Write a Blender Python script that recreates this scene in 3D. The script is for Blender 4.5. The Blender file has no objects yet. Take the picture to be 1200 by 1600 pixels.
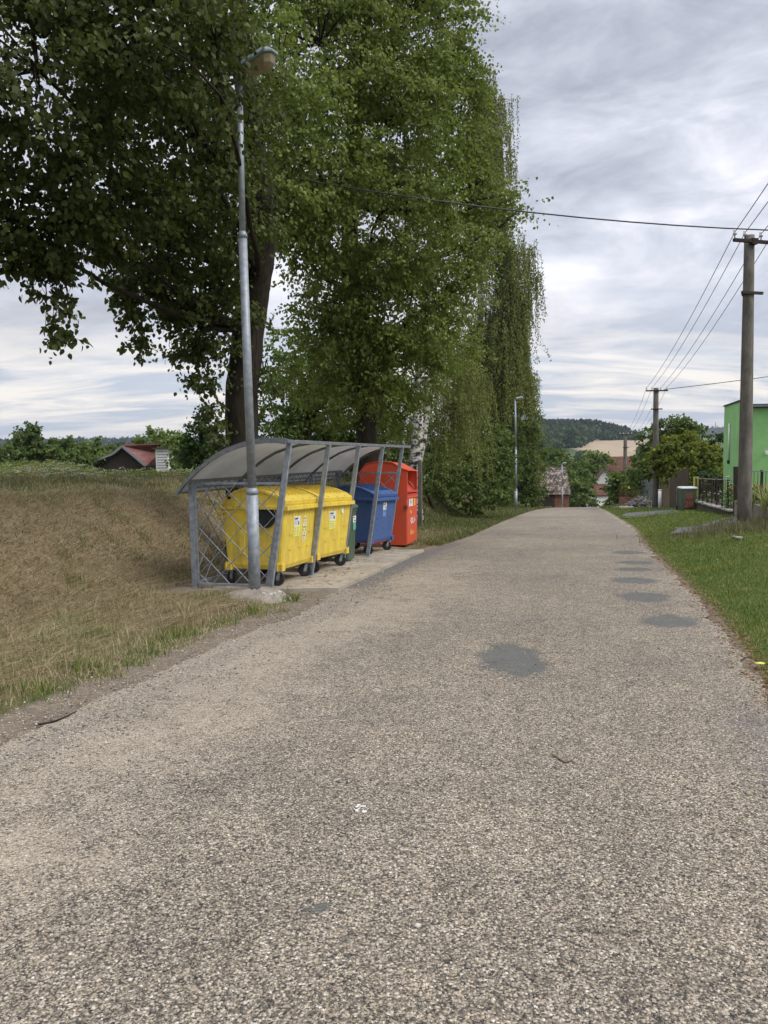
import bpy, math, random
import numpy as np
from mathutils import Vector, Matrix
C = bpy.context.scene.collection
SC = bpy.context.scene
random.seed(7); RNG = np.random.default_rng(11)
D = math.radians
# ------------------------------------------------------------------ camera
CAMZ = 1.65; FPX = 1200.0
PITCH = math.atan(108/1200.0); ROLL = D(0.8)
cam_d = bpy.data.cameras.new("camera"); cam = bpy.data.objects.new("camera", cam_d); C.objects.link(cam)
cam_d.sensor_fit = 'VERTICAL'; cam_d.sensor_height = 24; cam_d.sensor_width = 18; cam_d.lens = 24*FPX/1600
cam_d.clip_start = 0.05; cam_d.clip_end = 20000
CM = Matrix.Translation((0, 0, CAMZ)) @ Matrix.Rotation(D(90)-PITCH, 4, 'X') @ Matrix.Rotation(-ROLL, 4, 'Z')
cam.matrix_world = CM; SC.camera = cam
# ------------------------------------------------------------------ light
SUN_EL, SUN_AZ = D(48), D(115)      # azimuth clockwise from +Y
world = bpy.data.worlds.new("World"); SC.world = world; world.use_nodes = True
SC.view_settings.view_transform = 'Standard'; SC.view_settings.look = 'None'
SC.view_settings.exposure = 0.76; SC.view_settings.gamma = 1
SC.cycles.max_bounces = 6; SC.cycles.transparent_max_bounces = 8
SC.cycles.diffuse_bounces = 3
def build_world():
    nt = world.node_tree; N = nt.nodes; L = nt.links
    for n in list(N): N.remove(n)
    out = N.new('ShaderNodeOutputWorld'); bg = N.new('ShaderNodeBackground')
    tc = N.new('ShaderNodeTexCoord'); sep = N.new('ShaderNodeSeparateXYZ'); L.new(tc.outputs['Generated'], sep.inputs[0])
    sky = N.new('ShaderNodeTexSky'); sky.sky_type = 'NISHITA'; sky.sun_disc = False
    sky.sun_elevation = SUN_EL; sky.sun_rotation = SUN_AZ
    def m(op, a, b=None, clamp=False):
        n = N.new('ShaderNodeMath'); n.operation = op; n.use_clamp = clamp
        for i, v in enumerate((a, b)):
            if v is None: continue
            if isinstance(v, (int, float)): n.inputs[i].default_value = v
            else: L.new(v, n.inputs[i])
        return n.outputs[0]
    z = m('MAXIMUM', sep.outputs[2], 0.0)
    zz = m('ADD', z, 0.17)
    px = m('DIVIDE', sep.outputs[0], zz); py = m('DIVIDE', sep.outputs[1], zz)
    cmb = N.new('ShaderNodeCombineXYZ'); L.new(px, cmb.inputs[0]); L.new(py, cmb.inputs[1])
    def noise(scale, det, rough, dist, off, sx=1.0, sy=1.0):
        mp = N.new('ShaderNodeMapping'); L.new(cmb.outputs[0], mp.inputs[0])
        mp.inputs['Location'].default_value = off; mp.inputs['Scale'].default_value = (sx, sy, 1)
        n = N.new('ShaderNodeTexNoise'); n.inputs['Scale'].default_value = scale; n.inputs['Detail'].default_value = det
        n.inputs['Roughness'].default_value = rough; n.inputs['Distortion'].default_value = dist
        L.new(mp.outputs[0], n.inputs['Vector']); return n.outputs['Fac']
    def noise3(scale, det, rough, dist, off, sz):
        mp = N.new('ShaderNodeMapping'); L.new(tc.outputs['Generated'], mp.inputs[0]); mp.inputs['Location'].default_value = off; mp.inputs['Scale'].default_value = (1, 1, sz)
        n = N.new('ShaderNodeTexNoise'); n.inputs['Scale'].default_value = scale; n.inputs['Detail'].default_value = det
        n.inputs['Roughness'].default_value = rough; n.inputs['Distortion'].default_value = dist; L.new(mp.outputs[0], n.inputs['Vector']); return n.outputs['Fac']
    n1 = m('ADD', m('MULTIPLY', noise3(2.4, 8, 0.56, 0.35, (3.3, 1.7, 0.4), 2.3), .75), m('MULTIPLY', noise(0.95, 7, 0.55, 0.35, (3.1, 7.7, 0)), .25)); n2 = noise3(6.5, 8, 0.6, 0.4, (0.3, 5.7, 2.4), 2.6)
    f = m('ADD', m('MULTIPLY', n1, 0.62), m('MULTIPLY', n2, 0.38))
    cr = N.new('ShaderNodeValToRGB'); L.new(f, cr.inputs[0]); e = cr.color_ramp.elements
    e[0].position = 0.40; e[0].color = (0.26, 0.275, 0.325, 1)
    e[1].position = 0.60; e[1].color = (0.64, 0.64, 0.685, 1)
    k = e.new(0.46); k.color = (0.345, 0.36, 0.42, 1)
    k = e.new(0.52); k.color = (0.45, 0.465, 0.525, 1)
    # near the horizon: pale cream gaps between grey-blue bands
    n3 = noise(1.7, 6, 0.6, 0.4, (1.2, 4.4, 0), 0.6, 1.5)
    cr2 = N.new('ShaderNodeValToRGB'); L.new(n3, cr2.inputs[0]); e = cr2.color_ramp.elements
    e[0].position = 0.42; e[0].color = (0.34, 0.375, 0.44, 1); e[1].position = 0.58; e[1].color = (0.68, 0.63, 0.57, 1)
    hz = N.new('ShaderNodeMapRange'); L.new(z, hz.inputs[0]); hz.interpolation_type = 'SMOOTHSTEP'
    hz.inputs[1].default_value = 0.03; hz.inputs[2].default_value = 0.22; hz.inputs[3].default_value = 1; hz.inputs[4].default_value = 0
    mx = N.new('ShaderNodeMixRGB'); L.new(hz.outputs[0], mx.inputs[0]); L.new(cr.outputs[0], mx.inputs[1]); L.new(cr2.outputs[0], mx.inputs[2])
    # thin clear-sky share from the physical sky
    sc = N.new('ShaderNodeVectorMath'); sc.operation = 'SCALE'; L.new(sky.outputs[0], sc.inputs[0]); sc.inputs['Scale'].default_value = 0.08
    mx2 = N.new('ShaderNodeMixRGB'); mx2.inputs[0].default_value = 0.93; L.new(sc.outputs[0], mx2.inputs[1]); L.new(mx.outputs[0], mx2.inputs[2])
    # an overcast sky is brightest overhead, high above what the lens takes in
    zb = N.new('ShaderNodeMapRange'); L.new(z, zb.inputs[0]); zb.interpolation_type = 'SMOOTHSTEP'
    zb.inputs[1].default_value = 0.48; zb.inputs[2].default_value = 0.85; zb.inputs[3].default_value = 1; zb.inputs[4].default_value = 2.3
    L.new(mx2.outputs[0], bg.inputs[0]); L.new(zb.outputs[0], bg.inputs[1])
    L.new(bg.outputs[0], out.inputs[0])
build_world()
sd = bpy.data.lights.new("sun", 'SUN'); sd.energy = 1.5; sd.angle = D(25); sd.color = (1, 0.95, 0.88)
sun = bpy.data.objects.new("sun", sd); C.objects.link(sun)
sv = Vector((math.sin(SUN_AZ)*math.cos(SUN_EL), math.cos(SUN_AZ)*math.cos(SUN_EL), math.sin(SUN_EL)))
sun.rotation_euler = sv.to_track_quat('Z', 'Y').to_euler()
# ------------------------------------------------------------------ picture -> world helpers
def ray(u, v):
    return (CM.to_3x3() @ Vector(((u-600)/FPX, -(v-800)/FPX, -1.0)))
def at(u, v, Y):
    r = ray(u, v); return Vector((0, 0, CAMZ)) + r*(Y/r.y)
# ------------------------------------------------------------------ terrain
_yy = np.arange(-60, 700, 0.5)
_zz = np.interp(_yy, [-60, 0, 10.7, 15.5, 18.5, 29, 37, 44, 57, 67, 80, 111, 160, 250, 400, 700],
                [2.4, 0, -.42, -.66, -.82, -1.4, -1.93, -2.42, -3.38, -4.2, -5.6, -9.2, -14, -21, -29, -30])
_k = np.exp(-np.linspace(-2, 2, 13)**2); _k /= _k.sum(); _zz = np.convolve(np.pad(_zz, 6, mode='edge'), _k, 'valid')
def zr(y): return np.interp(y, _yy, _zz)
def xl(y):
    y = np.asarray(y, float); return np.interp(y, [-60, 4.76, 6.5, 7.6, 9, 15.8, 18, 21.4, 32, 50, 60, 67, 157, 700], [-19.5, -2.45, -1.95, -1.64, -1.12, .656, 1.4, 2.5, 5.3, 9.9, 12.9, 14.8, 38, 190])
def xr(y): return np.interp(y, [-20, 2, 5.74, 7.1, 9.07, 11.74, 14.1, 17.6, 23.5, 29, 37, 57, 67, 157, 700], [-4, 1.9, 2.9, 3.32, 3.87, 4.54, 5.12, 6.05, 7.75, 9.05, 11.05, 16.1, 18.8, 43, 200])
def ss(t): t = np.clip(t, 0, 1); return t*t*(3-2*t)
def wob(x, y, s, seed=0.0):
    return (np.sin(x*s*1.3+seed+1.7*np.sin(y*s*.7+seed))+np.sin(y*s*1.1-seed*2+1.3*np.sin(x*s*.9+2+seed))+.6*np.sin((x+y)*s*2.3+seed)+.6*np.sin((x-y)*s*2.9+seed*3))/3.2
def G(x, y):
    x = np.asarray(x, float); y = np.asarray(y, float)
    z0 = zr(y); dl = (xl(y)-x)*.968; dr = (x-xr(y))*.97
    # left bank
    H = np.interp(y, [-20, 6, 10, 14, 22, 30, 57, 90, 120], [1.45, 1.45, 1.55, 1.5, 1.45, 1.55, 1.8, 1.0, .3])
    b0 = np.interp(y, [10, 17, 20, 40], [2.35, 2.35, 1.6, 2.2])
    zb = z0 + H*ss((dl-b0)/2.9) + np.where(dl > 0, .03*np.clip(dl, 0, 2), 0)
    plat = np.interp(y, [-60, 10, 22, 40, 60, 150, 400, 1000, 2000, 4000, 7000], [1.25, 1.12, .66, -.2, -1.2, -6, -16, -13, -9, 12, 15])
    zl = zb*(1-ss((dl-5.2)/(6+np.clip(y-20, 0, 60)*.3))) + plat*ss((dl-5.2)/(6+np.clip(y-20, 0, 60)*.3))
    # right verge
    Hr = np.interp(y, [0, 8, 20, 30, 38, 44, 60], [.12, .22, .38, .24, .16, .05, .3])
    zrr = z0 + Hr*ss(dr/2.6) + .25*ss((dr-3)/6)
    mid = z0 - .05*ss(np.minimum(-dl, -dr)/.3)
    z = np.where(dl > 0, zl, np.where(dr > 0, zrr, mid))
    amp = np.clip(np.maximum(dl, dr), 0, 1)
    z = z + amp*(.018*wob(x, y, 2.2)+.03*wob(x, y, .8, 2.)) + np.where(dl > 2.2, .03*wob(x, y, 4.5, 1.)+.05*wob(x, y, 1.7, 5.), 0)*ss((dl-2.2)/1.5)*(1-ss((dl-6)/2))
    # far country
    far = np.interp(y, [300, 400, 600, 800, 1000, 1150, 1500, 2200, 3000, 4500, 7000], [-26, -29, -15, -3, 4, 3, -12, -20, 5, 40, 45])
    px = 600+1200*x/np.maximum(y, 1)
    far = far + 5*wob(x, y, .003, 1.) * ss((y-700)/600) - 11*ss((px-915)/80)*ss((y-930)/100)*(1-ss((y-1300)/300)) - 4*ss((860-px)/60)*ss((y-850)/150)*(1-ss((y-1300)/300)) - 22*ss((px-985)/120)*ss((y-900)/150)*(1-ss((y-2600)/400))
    wf = ss((y-250)/120)
    lw = ss((520-px)/150)
    z = z*(1-wf) + (far*(1-lw)+plat*lw)*wf
    return z
def g(x, y): return float(G(x, y))
def gnd(u, v, ymax=300):
    r = ray(u, v); r = r/r.y; Y = 1.2; st = .02
    while Y < ymax:
        p = Vector((0, 0, CAMZ))+r*Y
        if p.z <= g(p.x, p.y): return Vector((p.x, p.y, g(p.x, p.y)))
        Y += max(.01, Y*.002)
    return Vector((0, 0, CAMZ))+r*ymax
# ------------------------------------------------------------------ materials
def nodemat(name, rough=.8, spec=.3, metal=0.0):
    m = bpy.data.materials.new(name); m.use_nodes = True; nt = m.node_tree
    b = nt.nodes['Principled BSDF']; b.inputs['Roughness'].default_value = rough
    b.inputs['Specular IOR Level'].default_value = spec; b.inputs['Metallic'].default_value = metal
    return m, nt, b
def lnk(nt, a, b): nt.links.new(a, b)
def nmath(nt, op, a, b=None, clamp=False, c=None):
    n = nt.nodes.new('ShaderNodeMath'); n.operation = op; n.use_clamp = clamp
    for i, v in enumerate((a, b, c)):
        if v is None: continue
        if isinstance(v, (int, float)): n.inputs[i].default_value = v
        else: nt.links.new(v, n.inputs[i])
    return n.outputs[0]
def nnoise(nt, vec, scale, det=4, rough=.6, dist=0):
    n = nt.nodes.new('ShaderNodeTexNoise'); n.inputs['Scale'].default_value = scale; n.inputs['Detail'].default_value = det
    n.inputs['Roughness'].default_value = rough; n.inputs['Distortion'].default_value = dist
    if vec: nt.links.new(vec, n.inputs['Vector'])
    return n
def nramp(nt, fac, stops):
    n = nt.nodes.new('ShaderNodeValToRGB'); nt.links.new(fac, n.inputs[0]); e = n.color_ramp.elements
    while len(e) < len(stops): e.new(.5)
    for k, (p, c) in zip(e, stops): k.position = p; k.color = (c[0], c[1], c[2], 1)
    return n.outputs[0]
def nmix(nt, fac, a, b, mode='MIX'):
    n = nt.nodes.new('ShaderNodeMixRGB'); n.blend_type = mode
    for i, v in enumerate((fac, a, b)):
        if isinstance(v, (int, float)): n.inputs[i].default_value = v
        elif isinstance(v, tuple): n.inputs[i].default_value = (v[0], v[1], v[2], 1)
        else: nt.links.new(v, n.inputs[i])
    return n.outputs[0]
def nbump(nt, b, h, strength=.3, dist=.01):
    n = nt.nodes.new('ShaderNodeBump'); n.inputs['Strength'].default_value = strength; n.inputs['Distance'].default_value = dist
    nt.links.new(h, n.inputs['Height']); nt.links.new(n.outputs[0], b.inputs['Normal']); return n
def coord(nt, kind='Object'):
    return nt.nodes.new('ShaderNodeTexCoord').outputs[kind]
def geo(nt): return nt.nodes.new('ShaderNodeNewGeometry').outputs['Position']
def noisy(name, c1, c2, scale=8, rough=.7, spec=.3, metal=0, bump=.15, bscale=None, c3=None, stretch=None, det=6):
    """surface whose own colour wanders between c1 and c2, with c3 as dirt or stain"""
    m, nt, b = nodemat(name, rough, spec, metal); v = coord(nt)
    if stretch:
        mp = nt.nodes.new('ShaderNodeMapping'); nt.links.new(v, mp.inputs[0]); mp.inputs['Scale'].default_value = stretch; v = mp.outputs[0]
    n = nnoise(nt, v, scale, det, .65)
    col = nramp(nt, n.outputs[0], [(.35, c1), (.65, c2)])
    if c3:
        n2 = nnoise(nt, v, scale*.35, 8, .75); f = nramp(nt, n2.outputs[0], [(.52, (0, 0, 0)), (.68, (1, 1, 1))])
        col = nmix(nt, nmath(nt, 'MULTIPLY', f, .8), col, c3)
    lnk(nt, col, b.inputs['Base Color'])
    n3 = nnoise(nt, v, bscale or scale*6, 5, .7); nbump(nt, b, n3.outputs[0], bump, .01)
    rr = nmath(nt, 'MULTIPLY_ADD', n.outputs[0], .25, c=rough-.12); lnk(nt, rr, b.inputs['Roughness'])
    return m
def leafmat(name, dark, mid, light, trans=.3, rough=.6):
    m, nt, b = nodemat(name, rough, .18)
    at_ = nt.nodes.new('ShaderNodeAttribute'); at_.attribute_name = 'tint'
    col = nramp(nt, at_.outputs['Fac'], [(0, dark), (.5, mid), (1, light)])
    lnk(nt, col, b.inputs['Base Color'])
    tr = nt.nodes.new('ShaderNodeBsdfTranslucent'); tc = nmix(nt, .5, col, (light[0]*1.3, light[1]*1.5, light[2]*.6)); lnk(nt, tc, tr.inputs[0])
    mx = nt.nodes.new('ShaderNodeMixShader'); mx.inputs[0].default_value = trans
    lnk(nt, b.outputs[0], mx.inputs[1]); lnk(nt, tr.outputs[0], mx.inputs[2])
    lnk(nt, mx.outputs[0], nt.nodes['Material Output'].inputs[0]); return m
def bladmat(name, cols, trans=.25):
    m, nt, b = nodemat(name, .7, .15)
    at_ = nt.nodes.new('ShaderNodeAttribute'); at_.attribute_name = 'tint'
    col = nramp(nt, at_.outputs['Fac'], [(i/(len(cols)-1), c) for i, c in enumerate(cols)])
    lnk(nt, col, b.inputs['Base Color'])
    tr = nt.nodes.new('ShaderNodeBsdfTranslucent'); lnk(nt, col, tr.inputs[0])
    mx = nt.nodes.new('ShaderNodeMixShader'); mx.inputs[0].default_value = trans
    lnk(nt, b.outputs[0], mx.inputs[1]); lnk(nt, tr.outputs[0], mx.inputs[2])
    lnk(nt, mx.outputs[0], nt.nodes['Material Output'].inputs[0]); return m
def plastic(name, c, dirt, rough=.42):
    m, nt, b = nodemat(name, rough, .45); v = coord(nt)
    n = nnoise(nt, v, 3.2, 8, .72); mp = nt.nodes.new('ShaderNodeMapping'); lnk(nt, v, mp.inputs[0]); mp.inputs['Scale'].default_value = (9, 9, .8)
    n2 = nnoise(nt, mp.outputs[0], 2.0, 6, .7)
    f = nmath(nt, 'MULTIPLY', nramp(nt, n.outputs[0], [(.40, (0, 0, 0)), (.68, (1, 1, 1))]), .62)
    f2 = nmath(nt, 'MULTIPLY', nramp(nt, n2.outputs[0], [(.47, (0, 0, 0)), (.64, (1, 1, 1))]), .6)
    col = nmix(nt, nmath(nt, 'MAXIMUM', f, f2), c, dirt); lnk(nt, col, b.inputs['Base Color'])
    n3 = nnoise(nt, v, 60, 3, .6); nbump(nt, b, n3.outputs[0], .06, .004)
    lnk(nt, nmath(nt, 'MULTIPLY_ADD', n.outputs[0], .3, c=rough-.1), b.inputs['Roughness']); return m
M = {}
M['galv'] = noisy('galvanised_steel', (.20, .23, .26), (.34, .37, .40), 14, .55, .5, .35, .1, 60, c3=(.24, .25, .26))
M['galv_dark'] = noisy('weathered_steel', (.13, .14, .15), (.22, .23, .24), 14, .6, .4, .3, .1)
M['yellow'] = plastic('yellow_plastic', (.80, .60, .06), (.34, .25, .09))
M['blue'] = plastic('blue_plastic', (.035, .10, .30), (.10, .12, .17))
M['greenp'] = plastic('green_plastic', (.042, .085, .048), (.11, .12, .09))
M['red'] = plastic('red_paint', (.66, .075, .025), (.42, .09, .05), .45)
M['redin'] = plastic('red_paint_inside', (.55, .05, .03), (.35, .05, .03), .5)
M['black'] = noisy('black_rubber', (.012, .012, .013), (.03, .03, .03), 20, .7, .3)
M['white'] = noisy('white_plastic', (.62, .62, .60), (.78, .78, .76), 10, .5, .4)
M['stick_y'] = noisy('sticker_yellow', (.75, .72, .06), (.82, .78, .15), 12, .5)
M['stick_g'] = noisy('sticker_green', (.10, .32, .20), (.14, .38, .26), 12, .5)
M['stick_b'] = noisy('sticker_blue', (.05, .14, .40), (.08, .2, .5), 12, .5)
M['ink'] = noisy('dark_print', (.06, .07, .06), (.10, .11, .10), 12, .7)
M['inkg'] = noisy('grey_print', (.30, .34, .36), (.42, .46, .46), 12, .7)
M['redpaint'] = noisy('red_hand_paint', (.55, .06, .05), (.40, .04, .04), 30, .7)
M['concrete'] = noisy('concrete', (.22, .195, .16), (.34, .30, .24), 5, .9, .2, 0, .35, 40, c3=(.15, .13, .105))
M['concrete_pole'] = noisy('pole_concrete', (.11, .10, .085), (.20, .18, .155), 7, .92, .15, 0, .5, 70, c3=(.09, .082, .07), stretch=(1, 1, .35))
M['pad'] = noisy('pad_concrete', (.27, .235, .185), (.41, .36, .285), 3, .92, .2, 0, .35, 40, c3=(.20, .165, .12))
M['plaster'] = noisy('broken_plaster', (.34, .33, .30), (.52, .51, .48), 12, .9, .2, 0, .6, 30)
M['iron'] = noisy('dark_iron', (.022, .016, .014), (.05, .035, .03), 14, .7, .3, .2)
M['rust'] = noisy('rusty_iron', (.10, .045, .025), (.17, .07, .035), 14, .8, .2)
M['brownwood'] = noisy('brown_wood', (.07, .052, .04), (.13, .10, .075), 5, .85, .2, 0, .4, 50, stretch=(6, 6, .5))
M['tanwood'] = noisy('tan_wood', (.16, .12, .075), (.26, .20, .13), 5, .85, .2, 0, .4, 50, stretch=(6, 6, .5))
M['greywood'] = noisy('grey_wood', (.14, .15, .155), (.24, .25, .25), 5, .85, .2, 0, .4, 50, stretch=(6, 6, .5))
M['darkwood'] = noisy('dark_timber', (.02, .017, .015), (.055, .045, .038), 5, .85, .2, 0, .4, 50, stretch=(6, 6, .5))
M['yellowpost'] = noisy('yellow_panel', (.62, .52, .13), (.72, .62, .2), 5, .7)
M['greenwall'] = noisy('green_render', (.27, .52, .20), (.32, .59, .23), 1.2, .92, .15, 0, .3, 90, c3=(.25, .46, .19))
M['whitewall'] = noisy('white_render', (.62, .61, .58), (.75, .74, .71), 1.5, .9, .15, 0, .2, 20, c3=(.5, .49, .46))
M['creamwall'] = noisy('cream_render', (.5, .43, .34), (.6, .53, .44), 1.5, .9, .15)
M['darkroof'] = noisy('dark_felt', (.035, .032, .03), (.07, .065, .06), 3, .9)
M['glassdark'] = noisy('dark_glass', (.02, .025, .03), (.04, .045, .05), 3, .15, .6, 0, .0)
M['bark'] = noisy('linden_bark', (.016, .013, .010), (.046, .037, .027), 6, .95, .15, 0, 1.0, 22, c3=(.034, .038, .018), stretch=(3, 3, .5))
M['twig'] = noisy('twig_bark', (.018, .014, .011), (.045, .036, .027), 12, .9, .15)
M['stone'] = noisy('field_stone', (.17, .155, .135), (.36, .33, .29), 5, .95, .15, 0, .6, 20)
M['mortar'] = noisy('dark_mortar', (.08, .072, .062), (.14, .125, .11), 9, .95, .1, 0, .6, 30)
M['tar'] = noisy('asphalt_path', (.09, .09, .092), (.17, .165, .16), 30, .92, .2, 0, .6, 80)
M['sign_y'] = noisy('yellow_sign', (.75, .6, .08), (.8, .65, .12), 5, .5)
M['flower_w'] = noisy('white_petals', (.6, .6, .56), (.75, .75, .7), 5, .7)
M['flower_y'] = noisy('yellow_petals', (.62, .50, .06), (.55, .55, .10), 5, .7)
M['flower_o'] = noisy('orange_petals', (.7, .2, .03), (.75, .32, .05), 5, .7)
def birch_mat():
    m, nt, b = nodemat('birch_bark', .75, .25); v = coord(nt)
    mp = nt.nodes.new('ShaderNodeMapping'); lnk(nt, v, mp.inputs[0]); mp.inputs['Scale'].default_value = (1.2, 1.2, 2.2)
    n = nnoise(nt, mp.outputs[0], 3.2, 8, .7, .4); col = nramp(nt, n.outputs[0], [(.46, (.025, .022, .02)), (.53, (.50, .48, .45)), (1, (.66, .64, .61))])
    lnk(nt, col, b.inputs['Base Color']); nbump(nt, b, n.outputs[0], .5, .03); return m
M['birch'] = birch_mat()
def poly_mat():
    m, nt, b = nodemat('dirty_polycarbonate', .35, .5); v = coord(nt)
    n = nnoise(nt, v, 2.5, 8, .7); mp = nt.nodes.new('ShaderNodeMapping'); lnk(nt, v, mp.inputs[0]); mp.inputs['Scale'].default_value = (1, 1, 1)
    col = nramp(nt, n.outputs[0], [(.3, (.33, .325, .31)), (.7, (.58, .575, .55))]); lnk(nt, col, b.inputs['Base Color'])
    tr = nt.nodes.new('ShaderNodeBsdfTranslucent'); lnk(nt, nmix(nt, .6, col, (.82, .81, .78)), tr.inputs[0])
    mx = nt.nodes.new('ShaderNodeMixShader'); mx.inputs[0].default_value = .62
    lnk(nt, b.outputs[0], mx.inputs[1]); lnk(nt, tr.outputs[0], mx.inputs[2]); lnk(nt, mx.outputs[0], nt.nodes['Material Output'].inputs[0]); return m
M['poly'] = poly_mat()
def bowl_mat():
    m, nt, b = nodemat('yellowed_diffuser', .3, .5); b.inputs['Base Color'].default_value = (.50, .37, .20, 1)
    v = coord(nt); n = nnoise(nt, v, 9, 5, .6); lnk(nt, nramp(nt, n.outputs[0], [(.3, (.28, .22, .135)), (.7, (.48, .41, .28))]), b.inputs['Base Color'])
    tr = nt.nodes.new('ShaderNodeBsdfTranslucent'); tr.inputs[0].default_value = (.68, .58, .40, 1)
    mx = nt.nodes.new('ShaderNodeMixShader'); mx.inputs[0].default_value = .45
    lnk(nt, b.outputs[0], mx.inputs[1]); lnk(nt, tr.outputs[0], mx.inputs[2]); lnk(nt, mx.outputs[0], nt.nodes['Material Output'].inputs[0]); return m
M['bowl'] = bowl_mat()
def tilemat(name, cols, sx, sy, joint=(.05, .03, .02)):
    m, nt, b = nodemat(name, .85, .2); v = coord(nt)
    br = nt.nodes.new('ShaderNodeTexBrick'); lnk(nt, v, br.inputs['Vector']); br.inputs['Scale'].default_value = 1
    br.inputs['Brick Width'].default_value = sx; br.inputs['Row Height'].default_value = sy; br.inputs['Mortar Size'].default_value = sy*.09
    vo = nt.nodes.new('ShaderNodeTexVoronoi'); lnk(nt, v, vo.inputs['Vector']); vo.inputs['Scale'].default_value = 1/sx*1.3
    sp = nt.nodes.new('ShaderNodeSeparateColor'); lnk(nt, vo.outputs['Color'], sp.inputs[0])
    col = nramp(nt, sp.outputs[0], cols)
    lnk(nt, nmix(nt, br.outputs['Fac'], col, joint), b.inputs['Base Color']); nbump(nt, b, br.outputs['Fac'], -.5, .03)
    return m
M['redtile'] = tilemat('red_roof_tiles', [(0, (.09, .035, .028)), (.5, (.125, .048, .038)), (1, (.17, .075, .06))], .35, .3)
M['oldtile'] = tilemat('lichened_roof_tiles', [(0, (.05, .042, .038)), (.4, (.10, .085, .075)), (.7, (.20, .17, .14)), (1, (.38, .34, .28))], .30, .26)
M['brick'] = tilemat('orange_brick', [(0, (.12, .058, .04)), (.5, (.17, .08, .052)), (1, (.21, .11, .078))], .25, .08, (.18, .15, .12))
M['redmetal'] = noisy('red_sheet_roof', (.12, .045, .04), (.18, .08, .07), 1.3, .7, .2, 0, .2, 10, c3=(.24, .16, .14), stretch=(2, .5, 2))
# ------------------------------------------------------------------ mesh helpers
def link_mesh(name, me, mats, parent=None):
    o = bpy.data.objects.new(name, me); C.objects.link(o)
    for m in (mats if isinstance(mats, (list, tuple)) else [mats]):
        me.materials.append(m)
    if parent is not None: o.parent = parent
    return o
def fastmesh(name, V, F, mats, parent=None, tint=None, smooth=False, colattr=None):
    """V (n,3) floats, F (m,k) ints, tint per vertex"""
    V = np.ascontiguousarray(V, np.float32); F = np.ascontiguousarray(F, np.int32)
    me = bpy.data.meshes.new(name); k = F.shape[1]
    me.vertices.add(len(V)); me.vertices.foreach_set('co', V.ravel())
    me.loops.add(F.size); me.loops.foreach_set('vertex_index', F.ravel())
    me.polygons.add(len(F)); me.polygons.foreach_set('loop_start', np.arange(0, F.size, k, dtype=np.int32))
    me.update(calc_edges=True)
    if smooth: me.polygons.foreach_set('use_smooth', np.ones(len(F), bool))
    if tint is not None:
        a = me.attributes.new('tint', 'FLOAT', 'POINT'); a.data.foreach_set('value', np.asarray(tint, np.float32))
    if colattr is not None:
        a = me.attributes.new('zone', 'FLOAT_COLOR', 'POINT'); a.data.foreach_set('color', np.asarray(colattr, np.float32).ravel())
    me.validate()
    return link_mesh(name, me, mats, parent)
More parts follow.
